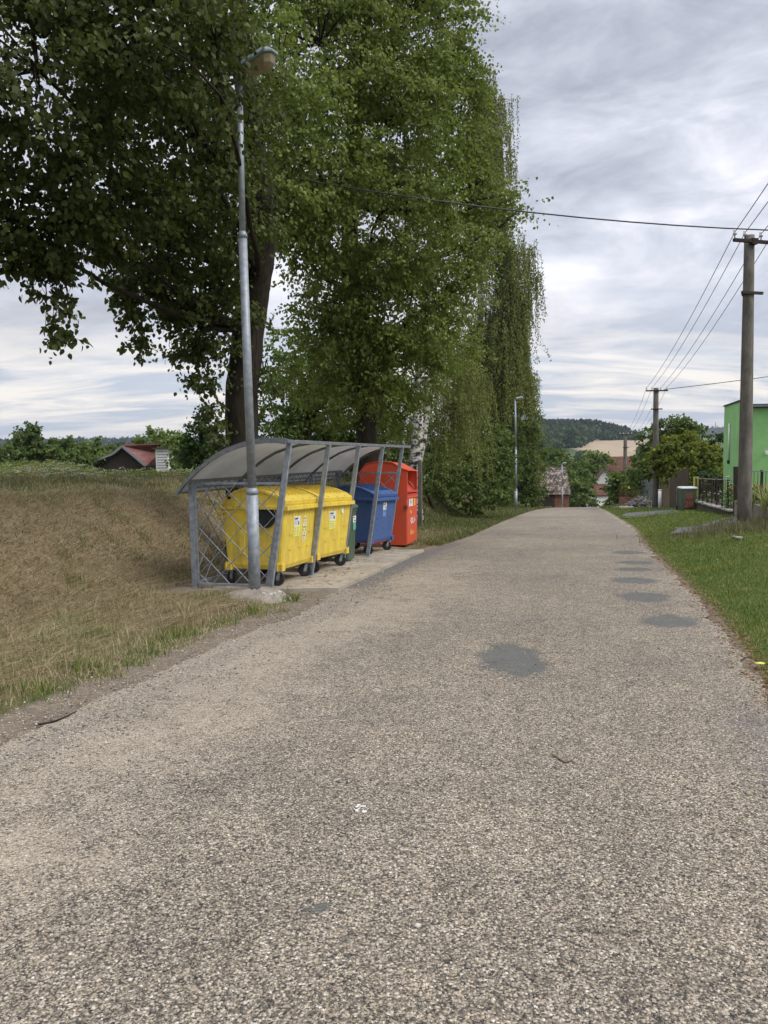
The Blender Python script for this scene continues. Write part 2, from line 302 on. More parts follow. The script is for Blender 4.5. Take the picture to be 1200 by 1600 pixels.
class MB:
    def __init__(s): s.v = []; s.f = []; s.m = []; s.sm = []
    def add(s, V, F, mi=0, sm=False):
        n = len(s.v); s.v += [tuple(p) for p in V]; s.f += [tuple(i+n for i in f) for f in F]; s.m += [mi]*len(F); s.sm += [sm]*len(F); return s
    def box(s, c, d, R=None, mi=0, taper=(1, 1)):
        c = Vector(c); V = []
        for z in (-1, 1):
            t = taper if z > 0 else (1, 1)
            for x, y in ((-1, -1), (1, -1), (1, 1), (-1, 1)):
                p = Vector((x*d[0]/2*t[0], y*d[1]/2*t[1], z*d[2]/2)); V.append(c+(R @ p if R else p))
        return s.add(V, [(3, 2, 1, 0), (4, 5, 6, 7), (0, 1, 5, 4), (1, 2, 6, 5), (2, 3, 7, 6), (3, 0, 4, 7)], mi)
    def bar(s, a, b, w, h, up=(0, 0, 1), mi=0):
        a = Vector(a); b = Vector(b); d = (b-a); L = d.length; z = d.normalized(); u = Vector(up)
        if abs(z.dot(u)) > .98: u = Vector((1, 0, 0))
        x = z.cross(u).normalized(); y = x.cross(z); R = Matrix((x, y, z)).transposed()
        return s.box((a+b)/2, (w, h, L), R, mi)
    def tube(s, pts, rad, n=8, mi=0, cap=True, sm=True, jit=0):
        pts = [Vector(p) for p in pts]; rad = rad if isinstance(rad, (list, tuple)) else [rad]*len(pts)
        V = []; x = None
        for i, p in enumerate(pts):
            t = (pts[min(i+1, len(pts)-1)]-pts[max(i-1, 0)]).normalized()
            if x is None: x = t.orthogonal().normalized()
            else: x = (x-t*x.dot(t)).normalized()
            y = t.cross(x)
            for k in range(n):
                a = 2*math.pi*k/n; r = rad[i]*(1+(random.uniform(-jit, jit) if jit else 0)); V.append(p+(x*math.cos(a)+y*math.sin(a))*r)
        F = [(i*n+k, i*n+(k+1) % n, (i+1)*n+(k+1) % n, (i+1)*n+k) for i in range(len(pts)-1) for k in range(n)]
        s.add(V, F, mi, sm)
        if cap:
            b = len(s.v)-len(V); s.f += [tuple(b+k for k in reversed(range(n))), tuple(b+(len(pts)-1)*n+k for k in range(n))]; s.m += [mi]*2; s.sm += [False]*2
        return s
    def prism(s, prof, a, b, fn=None, mi=0, sm=False):
        """profile polygon [(p,q)] extruded from a to b; fn(p,q,t)->xyz"""
        n = len(prof); V = [fn(p, q, a) for p, q in prof]+[fn(p, q, b) for p, q in prof]
        s.add(V, [(i, (i+1) % n, n+(i+1) % n, n+i) for i in range(n)], mi, sm)
        return s.add(V, [tuple(reversed(range(n))), tuple(range(n, 2*n))], mi)
    def disc(s, c, r, nrm, th=.004, n=16, mi=0, sq=1):
        c = Vector(c); nz = Vector(nrm).normalized(); return s.tube([c, c+nz*th], [r, r], n, mi, sm=False)
    def build(s, name, mats, parent=None, bevel=0, seg=2):
        me = bpy.data.meshes.new(name); me.from_pydata([tuple(map(float, p)) for p in s.v], [], s.f)
        me.polygons.foreach_set('material_index', s.m); me.polygons.foreach_set('use_smooth', s.sm); me.update()
        o = link_mesh(name, me, mats, parent)
        if bevel:
            md = o.modifiers.new('bevel', 'BEVEL'); md.width = bevel; md.segments = seg; md.limit_method = 'ANGLE'; md.angle_limit = D(35)
            md.harden_normals = False
        return o
def tag(o, label=None, cat=None, group=None, kind=None):
    if label: o['label'] = label
    if cat: o['category'] = cat
    if group: o['group'] = group
    if kind: o['kind'] = kind
    return o
def empty(name, loc=(0, 0, 0), rz=0, label=None, cat=None, group=None, tilt=0):
    o = bpy.data.objects.new(name, None); C.objects.link(o); o.empty_display_size = .2
    o.location = loc; o.rotation_euler = (0, tilt, rz); return tag(o, label, cat, group)
def copy_tree(o, parent=None):
    c = o.copy(); C.objects.link(c); c.parent = parent
    for ch in list(o.children): copy_tree(ch, c)
    return c
# ================================================================== SETTING
def ground_material():
    m, nt, b = nodemat('ground_cover', .95, .08); v = geo(nt)
    zn = nt.nodes.new('ShaderNodeAttribute'); zn.attribute_name = 'zone'
    sp = nt.nodes.new('ShaderNodeSeparateColor'); lnk(nt, zn.outputs['Color'], sp.inputs[0])
    n1 = nnoise(nt, v, 1.3, 8, .7).outputs[0]; n2 = nnoise(nt, v, 14, 6, .75).outputs[0]; n3 = nnoise(nt, v, 90, 4, .7).outputs[0]
    nf = nnoise(nt, v, .02, 6, .6).outputs[0]
    mixn = nmath(nt, 'ADD', nmath(nt, 'MULTIPLY', n2, .5), nmath(nt, 'MULTIPLY', n3, .5))
    base = nramp(nt, mixn, [(.35, (.05, .055, .022)), (.5, (.095, .10, .04)), (.68, (.16, .15, .07))])
    basef = nramp(nt, nf, [(.35, (.045, .07, .025)), (.65, (.10, .13, .05))])
    base = nmix(nt, zn.outputs['Alpha'], base, basef)
    dry = nramp(nt, mixn, [(.34, (.08, .062, .036)), (.5, (.23, .18, .11)), (.68, (.40, .325, .21))])
    grn = nramp(nt, mixn, [(.35, (.03, .05, .012)), (.5, (.065, .10, .025)), (.68, (.12, .15, .05))])
    fld = nramp(nt, nf, [(.35, (.29, .225, .155)), (.65, (.36, .29, .20))])
    dirt = nramp(nt, mixn, [(.35, (.10, .08, .06)), (.5, (.19, .155, .115)), (.66, (.32, .27, .20))])
    col = nmix(nt, sp.outputs[0], base, dry); col = nmix(nt, sp.outputs[1], col, grn)
    # blue < .5 : dirt weight, blue > .5 : ripe field
    dw = nmath(nt, 'MULTIPLY', nmath(nt, 'MINIMUM', sp.outputs[2], .4), 2.5)
    fw = nmath(nt, 'GREATER_THAN', sp.outputs[2], .7)
    e = nmath(nt, 'ADD', dw, nmath(nt, 'MULTIPLY', nmath(nt, 'SUBTRACT', n1, .5), 1.2))
    dwn = nmath(nt, 'MULTIPLY', nramp(nt, e, [(.4, (0, 0, 0)), (.6, (1, 1, 1))]), nmath(nt, 'LESS_THAN', sp.outputs[2], .7))
    col = nmix(nt, dwn, col, dirt); col = nmix(nt, fw, col, fld)
    lnk(nt, col, b.inputs['Base Color'])
    nbump(nt, b, mixn, .6, .04); return m
def build_ground():
    def side(a, st, rat, lim):
        o = []; s = st; p = a
        while abs(p) < lim:
            s *= rat; p += s; o.append(p)
        return o
    xs = np.arange(-9, 13, .11); xs = np.concatenate([np.array(side(-9, -.12, 1.06, 7000))[::-1], xs, side(13, .12, 1.06, 7000)])
    ys = np.concatenate([np.array(side(-1, -.3, 1.3, 60))[::-1], np.arange(-1, 22, .11), side(22, .11, 1.028, 7500)])
    X, Y = np.meshgrid(xs, ys); Z = G(X, Y); V = np.stack([X, Y, Z], -1).reshape(-1, 3)
    nx = len(xs); ny = len(ys); I = np.arange(nx*ny).reshape(ny, nx)
    F = np.stack([I[:-1, :-1], I[:-1, 1:], I[1:, 1:], I[1:, :-1]], -1).reshape(-1, 4)
    x = V[:, 0]; y = V[:, 1]; dl = (xl(y)-x)*.968; dr = (x-xr(y))*.97; px = 600+1200*x/np.maximum(y, 1)
    w = wob(x, y, 1.6, 3.)
    R = ss((dl-.35)/.6)*(1-ss((dl-4.3+.6*w)/.9))*(1-ss((y-19)/6))
    R = np.maximum(R, .75*ss((dl-1.5)/.8)*(1-ss((dl-4)/1.5))*(1-ss((y-30)/8)))
    R = R*(1-.45*ss((w-.15)/.5)*(1-ss((dl-2.2)/.5)))
    Gn = ss((dr-.02)/.2)*(1-ss((y-70)/20)); Gn = np.maximum(Gn, .8*ss((dl-.2)/.5)*ss((y-20)/6)*(1-ss((dl-2.4)/1)))
    B = .4*np.maximum((dl > -.4)*(1-ss((dl-.15)/.35)), (dr > -.4)*(1-ss((dr+.02)/.12)))*(y < 60)
    B = np.maximum(B, .4*(dl > -.9)*(dr > -.9)*(dl < 0)*(dr < 0))
    pad = (dl > -.1)*(dl < 2.4)*(y > 10.4)*(y < 16.7); B = np.maximum(B, .4*pad)
    tanf = ((px > 872+45*ss((860-y)/200))*(px < 1035)*(y > 560)*(y < 905)) | ((px > 965)*(px < 1010)*(y > 905)*(y < 1000))
    B = np.where(tanf, 1.0, B); R = R*(y < 300); A = ss((y-60)/60)
    fastmesh('ground', V, F, ground_material(), colattr=np.stack([R, Gn, B, A], -1), smooth=True)['kind'] = 'structure'
build_ground()
PATCHES = [(803, 1040, 50, 24), (1045, 980, 46, 10), (1005, 940, 37, 8), (992, 913, 38, 5), (990, 895, 28, 3.2), (992, 884, 28, 3), (982, 868, 26, 2.6), (495, 1447, 24, 7)]
def road_material():
    m, nt, b = nodemat('chip_seal', .85, .25); v = geo(nt)
    zn = nt.nodes.new('ShaderNodeAttribute'); zn.attribute_name = 'zone'
    sp = nt.nodes.new('ShaderNodeSeparateColor'); lnk(nt, zn.outputs['Color'], sp.inputs[0])
    nd = nnoise(nt, v, 60, 2, .5); va = nt.nodes.new('ShaderNodeVectorMath'); va.operation = 'MULTIPLY_ADD'
    lnk(nt, nd.outputs['Color'], va.inputs[0]); va.inputs[1].default_value = (.012, .012, .012); lnk(nt, v, va.inputs[2]); vd = va.outputs[0]
    def vor(scale):
        n = nt.nodes.new('ShaderNodeTexVoronoi'); n.inputs['Scale'].default_value = scale; lnk(nt, vd, n.inputs['Vector']); n.inputs['Randomness'].default_value = 1
        s = nt.nodes.new('ShaderNodeSeparateColor'); lnk(nt, n.outputs['Color'], s.inputs[0]); return n.outputs['Distance'], s.outputs[0], s.outputs[1]
    d1, c1, c1b = vor(80); d2, c2, c2b = vor(150)
    r = nramp(nt, c1, [(0, (.045, .047, .047)), (.17, (.10, .098, .092)), (.33, (.23, .21, .175)), (.6, (.37, .33, .265)), (.86, (.52, .465, .385)), (1, (.76, .73, .66))])
    r2 = nramp(nt, c2, [(0, (.06, .057, .053)), (.35, (.21, .185, .15)), (.72, (.41, .35, .27)), (1, (.65, .58, .48))])
    col = nmix(nt, nmath(nt, 'GREATER_THAN', c2b, .45), r, r2)
    gap = nramp(nt, d1, [(.35, (1, 1, 1)), (.72, (.34, .33, .32))]); col = nmix(nt, .75, col, gap, 'MULTIPLY')
    n1 = nnoise(nt, v, .8, 7, .7).outputs[0]; n2 = nnoise(nt, v, 5, 6, .7).outputs[0]
    col = nmix(nt, 1, col, nramp(nt, n1, [(.3, (.80, .80, .82)), (.7, (1.12, 1.09, 1.04))]), 'MULTIPLY')
    col = nmix(nt, 1, col, nramp(nt, n2, [(.3, (.84, .84, .84)), (.7, (1.12, 1.12, 1.12))]), 'MULTIPLY')
    n0 = nnoise(nt, v, .28, 5, .6).outputs[0]; col = nmix(nt, 1, col, nramp(nt, n0, [(.35, (.93, .91, .87)), (.65, (1.13, 1.10, 1.04))]), 'MULTIPLY')
    nk = nmath(nt, 'MULTIPLY', nmath(nt, 'SUBTRACT', nmath(nt, 'ADD', n1, n2), 1.0), 1.5)
    fine = nnoise(nt, v, 190, 3, .7).outputs[0]
    nf = nmath(nt, 'ADD', nmath(nt, 'ADD', nk, nmath(nt, 'MULTIPLY', nmath(nt, 'SUBTRACT', fine, .5), 1.4)), nmath(nt, 'MULTIPLY', nmath(nt, 'SUBTRACT', c1b, .5), .7))
    sand = nramp(nt, nmath(nt, 'ADD', nmath(nt, 'MULTIPLY', fine, .6), nmath(nt, 'MULTIPLY', c2, .4)), [(.3, (.25, .21, .155)), (.55, (.44, .375, .28)), (.75, (.60, .53, .42))])
    ws = nmath(nt, 'ADD', sp.outputs[0], nf); ws = nramp(nt, ws, [(.42, (0, 0, 0)), (.72, (1, 1, 1))]); ws = nmath(nt, 'MULTIPLY', ws, nmath(nt, 'MULTIPLY', nmath(nt, 'MINIMUM', nmath(nt, 'MULTIPLY', sp.outputs[0], 4), 1), .62))
    col = nmix(nt, ws, col, sand)
    dk = nramp(nt, nmath(nt, 'ADD', nmath(nt, 'MULTIPLY', fine, .5), nmath(nt, 'MULTIPLY', c1, .5)), [(.3, (.085, .082, .08)), (.6, (.17, .16, .15)), (.85, (.32, .29, .25))])
    wd = nramp(nt, nmath(nt, 'ADD', sp.outputs[2], nmath(nt, 'MULTIPLY', nf, .8)), [(.4, (0, 0, 0)), (.65, (1, 1, 1))])
    wd = nmath(nt, 'MULTIPLY', wd, nmath(nt, 'MINIMUM', nmath(nt, 'MULTIPLY', sp.outputs[2], 4), .85)); col = nmix(nt, wd, col, dk)
    pt = nramp(nt, nmath(nt, 'ADD', nmath(nt, 'MULTIPLY', fine, .6), nmath(nt, 'MULTIPLY', n2, .4)), [(.3, (.062, .067, .064)), (.7, (.135, .137, .125))])
    wp = nramp(nt, nmath(nt, 'ADD', nmath(nt, 'ADD', sp.outputs[1], nmath(nt, 'MULTIPLY', nmath(nt, 'SUBTRACT', fine, .5), .9)), nmath(nt, 'MULTIPLY', nmath(nt, 'SUBTRACT', c1b, .5), .7)), [(.46, (0, 0, 0)), (.58, (1, 1, 1))])
    wp = nmath(nt, 'MULTIPLY', wp, nmath(nt, 'MINIMUM', nmath(nt, 'MULTIPLY', sp.outputs[1], 5), .9)); col = nmix(nt, wp, col, pt)
    ce = nt.nodes.new('ShaderNodeTexVoronoi'); ce.feature = 'DISTANCE_TO_EDGE'; ce.inputs['Scale'].default_value = .55
    nw = nnoise(nt, v, 2.2, 6, .7); vw = nt.nodes.new('ShaderNodeVectorMath'); vw.operation = 'MULTIPLY_ADD'; lnk(nt, nw.outputs['Color'], vw.inputs[0]); vw.inputs[1].default_value = (.9, .9, .9); lnk(nt, v, vw.inputs[2]); lnk(nt, vw.outputs[0], ce.inputs['Vector'])
    ck = nramp(nt, ce.outputs['Distance'], [(.0, (1, 1, 1)), (.008, (0, 0, 0))]); cm = nramp(nt, nnoise(nt, v, .35, 3, .6).outputs[0], [(.50, (0, 0, 0)), (.60, (1, 1, 1))])
    col = nmix(nt, nmath(nt, 'MULTIPLY', nmath(nt, 'MULTIPLY', ck, cm), .6), col, (.09, .085, .075))
    lnk(nt, col, b.inputs['Base Color'])
    h = nmath(nt, 'SUBTRACT', nmath(nt, 'MULTIPLY', c1b, .4), nmath(nt, 'ADD', nmath(nt, 'MULTIPLY', d1, 1.2), nmath(nt, 'MULTIPLY', d2, .5)))
    nbump(nt, b, nmath(nt, 'MULTIPLY', h, nmath(nt, 'SUBTRACT', 1, nmath(nt, 'MULTIPLY', wp, .6))), .85, .008); return m
def build_road():
    ys = list(np.arange(-6, 0, .3))+list(np.arange(0, 16, .06)); s = .06
    while ys[-1] < 150: s *= 1.02; ys.append(ys[-1]+s)
    ys = np.array(ys); t = np.linspace(0, 1, 90)
    el = .10*(wob(0*ys, ys, 2.3, 1)+wob(0*ys, ys, 7., 4)*.6)+.1; er = .07*(wob(0*ys+9, ys, 2.9, 1)+.8*wob(0*ys, ys, 9., 6))+.06
    a = xl(ys)+np.clip(el, 0, .4)*(ys < 10.2)+.01; b = xr(ys)-np.clip(er, 0, .3)
    X = a[:, None]+(b-a)[:, None]*t[None]; Y = np.repeat(ys[:, None], 90, 1); Z = zr(Y)+.008+.006*wob(X, Y, 1.3, 2)*np.sin(t*math.pi)[None]
    V = np.stack([X, Y, Z], -1).reshape(-1, 3); I = np.arange(len(V)).reshape(len(ys), 90)
    F = np.stack([I[:-1, :-1], I[:-1, 1:], I[1:, 1:], I[1:, :-1]], -1).reshape(-1, 4)
    x = V[:, 0]; y = V[:, 1]; dl = x-xl(y); dr = xr(y)-x
    S = np.exp(-((dl-.85)/.75)**2)*(1-ss((y-11)/6))*(.64+.22*wob(x, y, 1.1, 3)+.12*wob(x, y, 3.7, 8))+.45*np.exp(-((dl-.2)/.2)**2)*(y < 11)+.12*np.exp(-((dl-1.6)/.9)**2)
    S = np.maximum(S, .45*np.exp(-(dr/.22)**2))
    P = np.zeros(len(V))
    for (u, v, ru, rv) in PATCHES:
        c = gnd(u, v); e1 = gnd(u+ru, v); e2 = gnd(u, v-rv); ra = (e1-c).length; rb = abs(e2.y-c.y)
        q = np.sqrt(((x-c.x)/ra)**2+((y-c.y)/rb)**2); q = q*(1+.22*wob(x, y, 5., u)+.12*wob(x, y, 13., u)); P = np.maximum(P, 1-ss((q-.6)/.8))
    Dk = np.where((y > 10.9), np.exp(-(dl/.42)**4)*(1-ss((y-18)/2)), .32*np.exp(-((dl-.35)/.22)**2))
    Dk = np.maximum(Dk, .45*np.exp(-((dr-.3)/.3)**2)*ss((6.2-y)/1.5)); Dk = np.maximum(Dk, .6*np.exp(-((dr-.7)/.6)**2)*ss((y-17)/3)*(.6+.5*wob(x, y, .9, 4)))
    fastmesh('road', V, F, road_material(), colattr=np.stack([S, P, Dk, 0*S], -1), smooth=True)['kind'] = 'structure'
build_road()
def strip(name, pts_uv, mat, lift=.02):
    """flat sheet on the ground through picture points (outline), subdivided along its rows: pts_uv = [(left uv),(right uv)] rows"""
    V = []; n = 9
    for (a, b) in pts_uv:
        A = gnd(*a); B = gnd(*b)
        for k in range(n):
            p = A.lerp(B, k/(n-1)); V.append((p.x, p.y, g(p.x, p.y)+lift))
    F = [(r*n+k, r*n+k+1, (r+1)*n+k+1, (r+1)*n+k) for r in range(len(pts_uv)-1) for k in range(n-1)]
    return fastmesh(name, V, F, mat, smooth=True)
strip('driveway', [((975, 811), (972, 803)), ((1005, 808.5), (1000, 800.5)), ((1030, 805), (1030, 797.5)), ((1062, 802), (1058, 796.5))], M['tar'], .03)['kind'] = 'structure'
strip('path', [((1046, 836), (1060, 826)), ((1085, 834), (1090, 824)), ((1120, 829), (1118, 815)), ((1150, 826), (1145, 808)), ((1168, 822), (1172, 806))], M['tar'], .03)['kind'] = 'structure'
# concrete pad under the shelter
def xlp(y): return -.65+.256*(y-10.7)
def build_pad():
    V = []; F = []; ys = np.arange(10.62, 16.6, .19); n = 12
    for y in ys:
        for k in range(n):
            d = -.02+k/(n-1)*2.25; x = float(xlp(y))-d/.968; V.append((x, y-.25*d*.0, float(zr(y))+.055+.004*math.sin(y*3+d*4)))
    m = len(ys)
    F = [(r*n+k, r*n+n+k, r*n+n+k+1, r*n+k+1) for r in range(m-1) for k in range(n-1)]
    b = len(V); ring = [k for k in range(n)]+[r*n+n-1 for r in range(1, m)]+[(m-1)*n+k for k in range(n-2, -1, -1)]+[r*n for r in range(m-2, 0, -1)]
    low = [(V[i][0], V[i][1], V[i][2]-.16) for i in ring]; V += low
    F += [(ring[i], ring[(i+1) % len(ring)], b+(i+1) % len(ring), b+i) for i in range(len(ring))]
    mb = MB(); mb.add(V, F); o = mb.build('concrete_pad', M['pad']); o['kind'] = 'structure'
build_pad()
def padz(x, y): return float(zr(y))+.055
# ------------------------------------------------------------------ grass, weeds and gravel (stuff)
def blades(name, x, y, h, w, lean, tint, mat, z=None, dirs=None):
    n = len(x); z = G(x, y) if z is None else z; a = RNG.uniform(0, 2*np.pi, n); b = RNG.uniform(0, 2*np.pi, n) if dirs is None else dirs
    dx = np.cos(a)*w/2; dy = np.sin(a)*w/2; lx = np.cos(b)*lean*h; ly = np.sin(b)*lean*h; hz = h*np.sqrt(np.clip(1-lean**2*.7, .05, 1))
    V = np.empty((n, 5, 3)); base = np.stack([x, y, z-.01], -1)
    V[:, 0] = base+np.stack([-dx, -dy, 0*dx], -1); V[:, 1] = base+np.stack([dx, dy, 0*dx], -1)
    mid = base+np.stack([lx*.35, ly*.35, hz*.6], -1)
    V[:, 2] = mid+np.stack([dx*.7, dy*.7, 0*dx], -1); V[:, 3] = mid-np.stack([dx*.7, dy*.7, 0*dx], -1)
    V[:, 4] = base+np.stack([lx, ly, hz], -1)
    i = np.arange(n)[:, None]*5; F = np.concatenate([i+np.array([[0, 1, 2]]), i+np.array([[0, 2, 3]]), i+np.array([[3, 2, 4]])], 0)
    return tag(fastmesh(name, V.reshape(-1, 3), F, mat, tint=np.repeat(np.clip(tint, 0, 1), 5)), kind='stuff')
straw = bladmat('straw_blades', [(.07, .052, .03), (.20, .155, .085), (.37, .30, .17), (.50, .43, .26), (.20, .215, .075), (.10, .15, .035)])
green = bladmat('lawn_blades', [(.05, .08, .014), (.10, .15, .026), (.165, .22, .042), (.25, .27, .075), (.36, .32, .15)])
meadowm = bladmat('meadow_blades', [(.06, .075, .026), (.11, .125, .045), (.17, .17, .075), (.27, .235, .13), (.18, .13, .075)])
def sample_y(n, y0, y1, p=1.0):
    u = RNG.uniform(0, 1, n)                                  # denser near the viewer
    if p == 1.0: return y0*(y1/y0)**u
    a = y0**(1-p); b = y1**(1-p); return (a+(b-a)*u)**(1/(1-p))
def left_dry():
    n = 330000; y = sample_y(n, 2.2, 24); d = .05+RNG.uniform(0, 1, n)**1.0*7.0; x = xl(y)-d/.968
    w = wob(x, y, 1.6, 3.); w2 = wob(x, y, 4.2, 7.)
    edge = d+.22*w2+.12*w
    keep = (edge > .22)*~((d < 2.35)*(y > 10.2)*(y < 17.8))*((w+w2*.8+RNG.uniform(-1, 1, n)) > -.75)
    keep &= ~((np.hypot(x-LAMPX, y-LAMPY) < .3))
    x, y, d, w, w2 = x[keep], y[keep], d[keep], w[keep], w2[keep]; n = len(x)
    bank = ss((d-2.2)/1.0)*(1-ss((d-5.5)/1)); verge = 1-ss((d-2.0)/.8)
    h = RNG.gamma(3, .018, n)*(.85+.15*verge+.5*ss(w2)+.8*(RNG.uniform(0, 1, n) < .02))+.010; h *= np.where(d < .5, .6, 1)
    lean = np.clip(RNG.normal(.55+.35*bank, .25, n), .1, 1.15)
    t = RNG.normal(.38, .17, n)+.24*ss((w+.3)/.8)*verge+.16*bank*ss((w2-.25)/.4)+.30*ss((w2-.1)/.6)*verge*(RNG.uniform(0, 1, n) < .7) - .10*bank+.14*bank*w2
    up_ = d+.45*w > 4.3; t = np.where(up_, np.where(RNG.uniform(0, 1, n) < .45, RNG.normal(.9, .08, n), RNG.normal(.55, .15, n)), t); lean = np.where(up_, lean*.6, lean)
    blades('dry_grass', x, y, h, .0035+.00055*y, lean, t, straw)
    # green tufts in the verge
    cx = []; cy = []
    for k in range(150):
        yy = float(sample_y(1, 3.2, 22)[0]); dd = random.uniform(.25, 4.5) if random.random() < .75 else random.uniform(.2, .6); cx.append(float(xl(yy))-dd/.968); cy.append(yy)
    cx = np.repeat(cx, 70); cy = np.repeat(cy, 70); X = cx+RNG.normal(0, .085, len(cx)); Y = cy+RNG.normal(0, .085, len(cx)); dd = (xl(Y)-X)*.968
    k = ~((dd < 2.35)*(Y > 10.1)*(Y < 17.9))*(dd > .12); X, Y = X[k], Y[k]; n = len(X)
    blades('green_tufts', X, Y, RNG.gamma(3, .02, n)+.02, .004+.0005*Y, np.clip(RNG.normal(.45, .2, n), .1, 1), np.clip(RNG.normal(.4, .3, n), 0, 1), green)
    # lying straw on the bank
    n = 70000; y = sample_y(n, 3.5, 22); d = RNG.uniform(.8, 4.7, n); x = xl(y)-d/.968; k = ~((d < 2.3)*(y > 10.2)*(y < 17.8)); x, y, d = x[k], y[k], d[k]; n = len(x)
    L = RNG.uniform(.08, .28, n); z = G(x, y)+RNG.uniform(.01, .05, n); sl = RNG.normal(-.25, .6, n)
    blades('fallen_straw', x, y, L, .003+.0005*y, np.full(n, 1.15), np.clip(RNG.normal(.42, .17, n), 0, 1), straw, z=z, dirs=sl)
LP = at(398, 926, 10.0); LAMPX, LAMPY = LP.x, LP.y
left_dry()
def meadow():
    n = 190000; y = sample_y(n, 7, 75, 1.25); d = 5.0+RNG.uniform(0, 1, n)**1.4*60; x = xl(y)-d/.968; px = 600+1200*x/y
    k = (px > -120)*(px < 640); x, y, d = x[k], y[k], d[k]; n = len(x); w = wob(x, y, .5, 2)
    tall = ss((y-15+2*w)/6)
    h = (RNG.gamma(4, .022, n)+.03)*(1+.8*tall)
    t = RNG.normal(.45, .2, n)-.12*tall+.12*w
    t = np.where((tall < .5)*(RNG.uniform(0, 1, n) < .5), RNG.normal(.8, .12, n), t)
    blades('meadow_grass', x, y, h, .004+.0007*y, np.clip(RNG.normal(.35, .2, n), .05, 1), t, meadowm)
meadow()
def lawn():
    n = 300000; y = sample_y(n, 2.4, 33, 1.0); d = RNG.uniform(0, 1, n)**1.25*7.5; x = xr(y)+d/.97
    px = 600+1200*x/y; w = wob(x, y, 1.4, 8.); w2 = wob(x, y, 5., 2.)
    keep = ((px < 1290) | ((y < 7)*(d < 2.5)))*((d+.11*w2+.07*w+.05*wob(x, y, 14., 3)) > .06)
    # bare path and driveway
    for (uv, r) in PATHPTS: keep &= np.hypot((x-uv.x), (y-uv.y)/2.2) > r
    x, y, d, w, w2 = x[keep], y[keep], d[keep], w[keep], w2[keep]; n = len(x)
    h = (RNG.gamma(3, .0095, n)+.010)*(1+.35*w); edge = 1-ss(d/.35)
    t = np.clip(RNG.normal(.42, .17, n)+.16*w2+.12*wob(x, y, 2.3, 11.)+.05*w, 0, .92); t = np.where(RNG.uniform(0, 1, n) < .13+.10*ss(w2)+.35*edge, RNG.uniform(.75, 1, n), t)
    blades('lawn_grass', x, y, h*(1-.3*edge), .004+.0006*y, np.clip(RNG.normal(.45, .2, n), .05, 1), t, green)
    # taller unmown grass round the concrete pole
    n = 9000; c = at(1163, 824, 18.5); x = c.x+RNG.normal(.6, 1.0, n); y = c.y-.5+RNG.normal(0, .8, n); k = (np.abs(x-c.x) > .25) | (y < c.y-.2); x, y = x[k], y[k]; n = len(x)
    blades('rough_grass', x, y, RNG.gamma(4, .035, n)+.03, np.full(n, .014), np.clip(RNG.normal(.4, .2, n), .05, 1), RNG.normal(.55, .2, n), meadowm)
PATHPTS = [(gnd(u, v), r) for (u, v, r) in [(1060, 832, .28), (1075, 831, .3), (1090, 830, .35), (1105, 827, .4), (1120, 823, .5), (1137, 820, .55), (1150, 815, .6), (980, 807, .5), (995, 805, .6), (1010, 803, .65), (1030, 801, .7), (1050, 799, .7)]]
lawn()
def far_verges():
    n = 90000; y = sample_y(n, 17.5, 75, 1.3); d = RNG.uniform(.05, 4.5, n); x = xl(y)-d/.968; k = ~((y < 18)*(d < 2)); x, y, d = x[k], y[k], d[k]; n = len(x)
    w = wob(x, y, 1.2, 5)
    t = RNG.normal(.5, .2, n)+.3*ss((26-y)/8)*ss(d/1.5)+.1*w
    blades('verge_grass', x, y, RNG.gamma(4, .015, n)*(1+.4*w)+.02, .005+.0007*y, np.clip(RNG.normal(.45, .2, n), .05, 1), t, bladmat('verge_blades', [(.035, .06, .015), (.075, .12, .03), (.13, .16, .05), (.24, .21, .10), (.22, .16, .09)]))
    n = 50000; y = sample_y(n, 30, 75, 1.3); d = RNG.uniform(.02, 6, n); x = xr(y)+d/.97; keep = np.ones(n, bool)
    for (uv, r) in PATHPTS: keep &= np.hypot((x-uv.x), (y-uv.y)/3) > r
    x, y = x[keep], y[keep]; n = len(x)
    blades('far_lawn_grass', x, y, RNG.gamma(4, .015, n)+.02, .005+.0007*y, np.clip(RNG.normal(.45, .2, n), .05, 1), RNG.normal(.5, .18, n), green)
far_verges()
def pebbles(name, x, y, s, z, tint, mat):
    n = len(x); o = np.array([[1, 0, 0], [0, 1, 0], [-1, 0, 0], [0, -1, 0], [0, 0, .6], [0, 0, -.6]], float)
    V = o[None]*s[:, None, None]*RNG.uniform(.6, 1.25, (n, 6, 1)); a = RNG.uniform(0, 6.3, n); c, sn = np.cos(a)[:, None], np.sin(a)[:, None]
    X = V[:, :, 0]*c-V[:, :, 1]*sn; Y = V[:, :, 0]*sn+V[:, :, 1]*c; V = np.stack([X+x[:, None], Y+y[:, None], V[:, :, 2]+z[:, None]], -1)
    f = np.array([[0, 1, 4], [1, 2, 4], [2, 3, 4], [3, 0, 4], [1, 0, 5], [2, 1, 5], [3, 2, 5], [0, 3, 5]])
    F = (np.arange(n)[:, None, None]*6+f[None]).reshape(-1, 3)
    return tag(fastmesh(name, V.reshape(-1, 3), F, mat, tint=np.repeat(tint, 6)), kind='stuff')
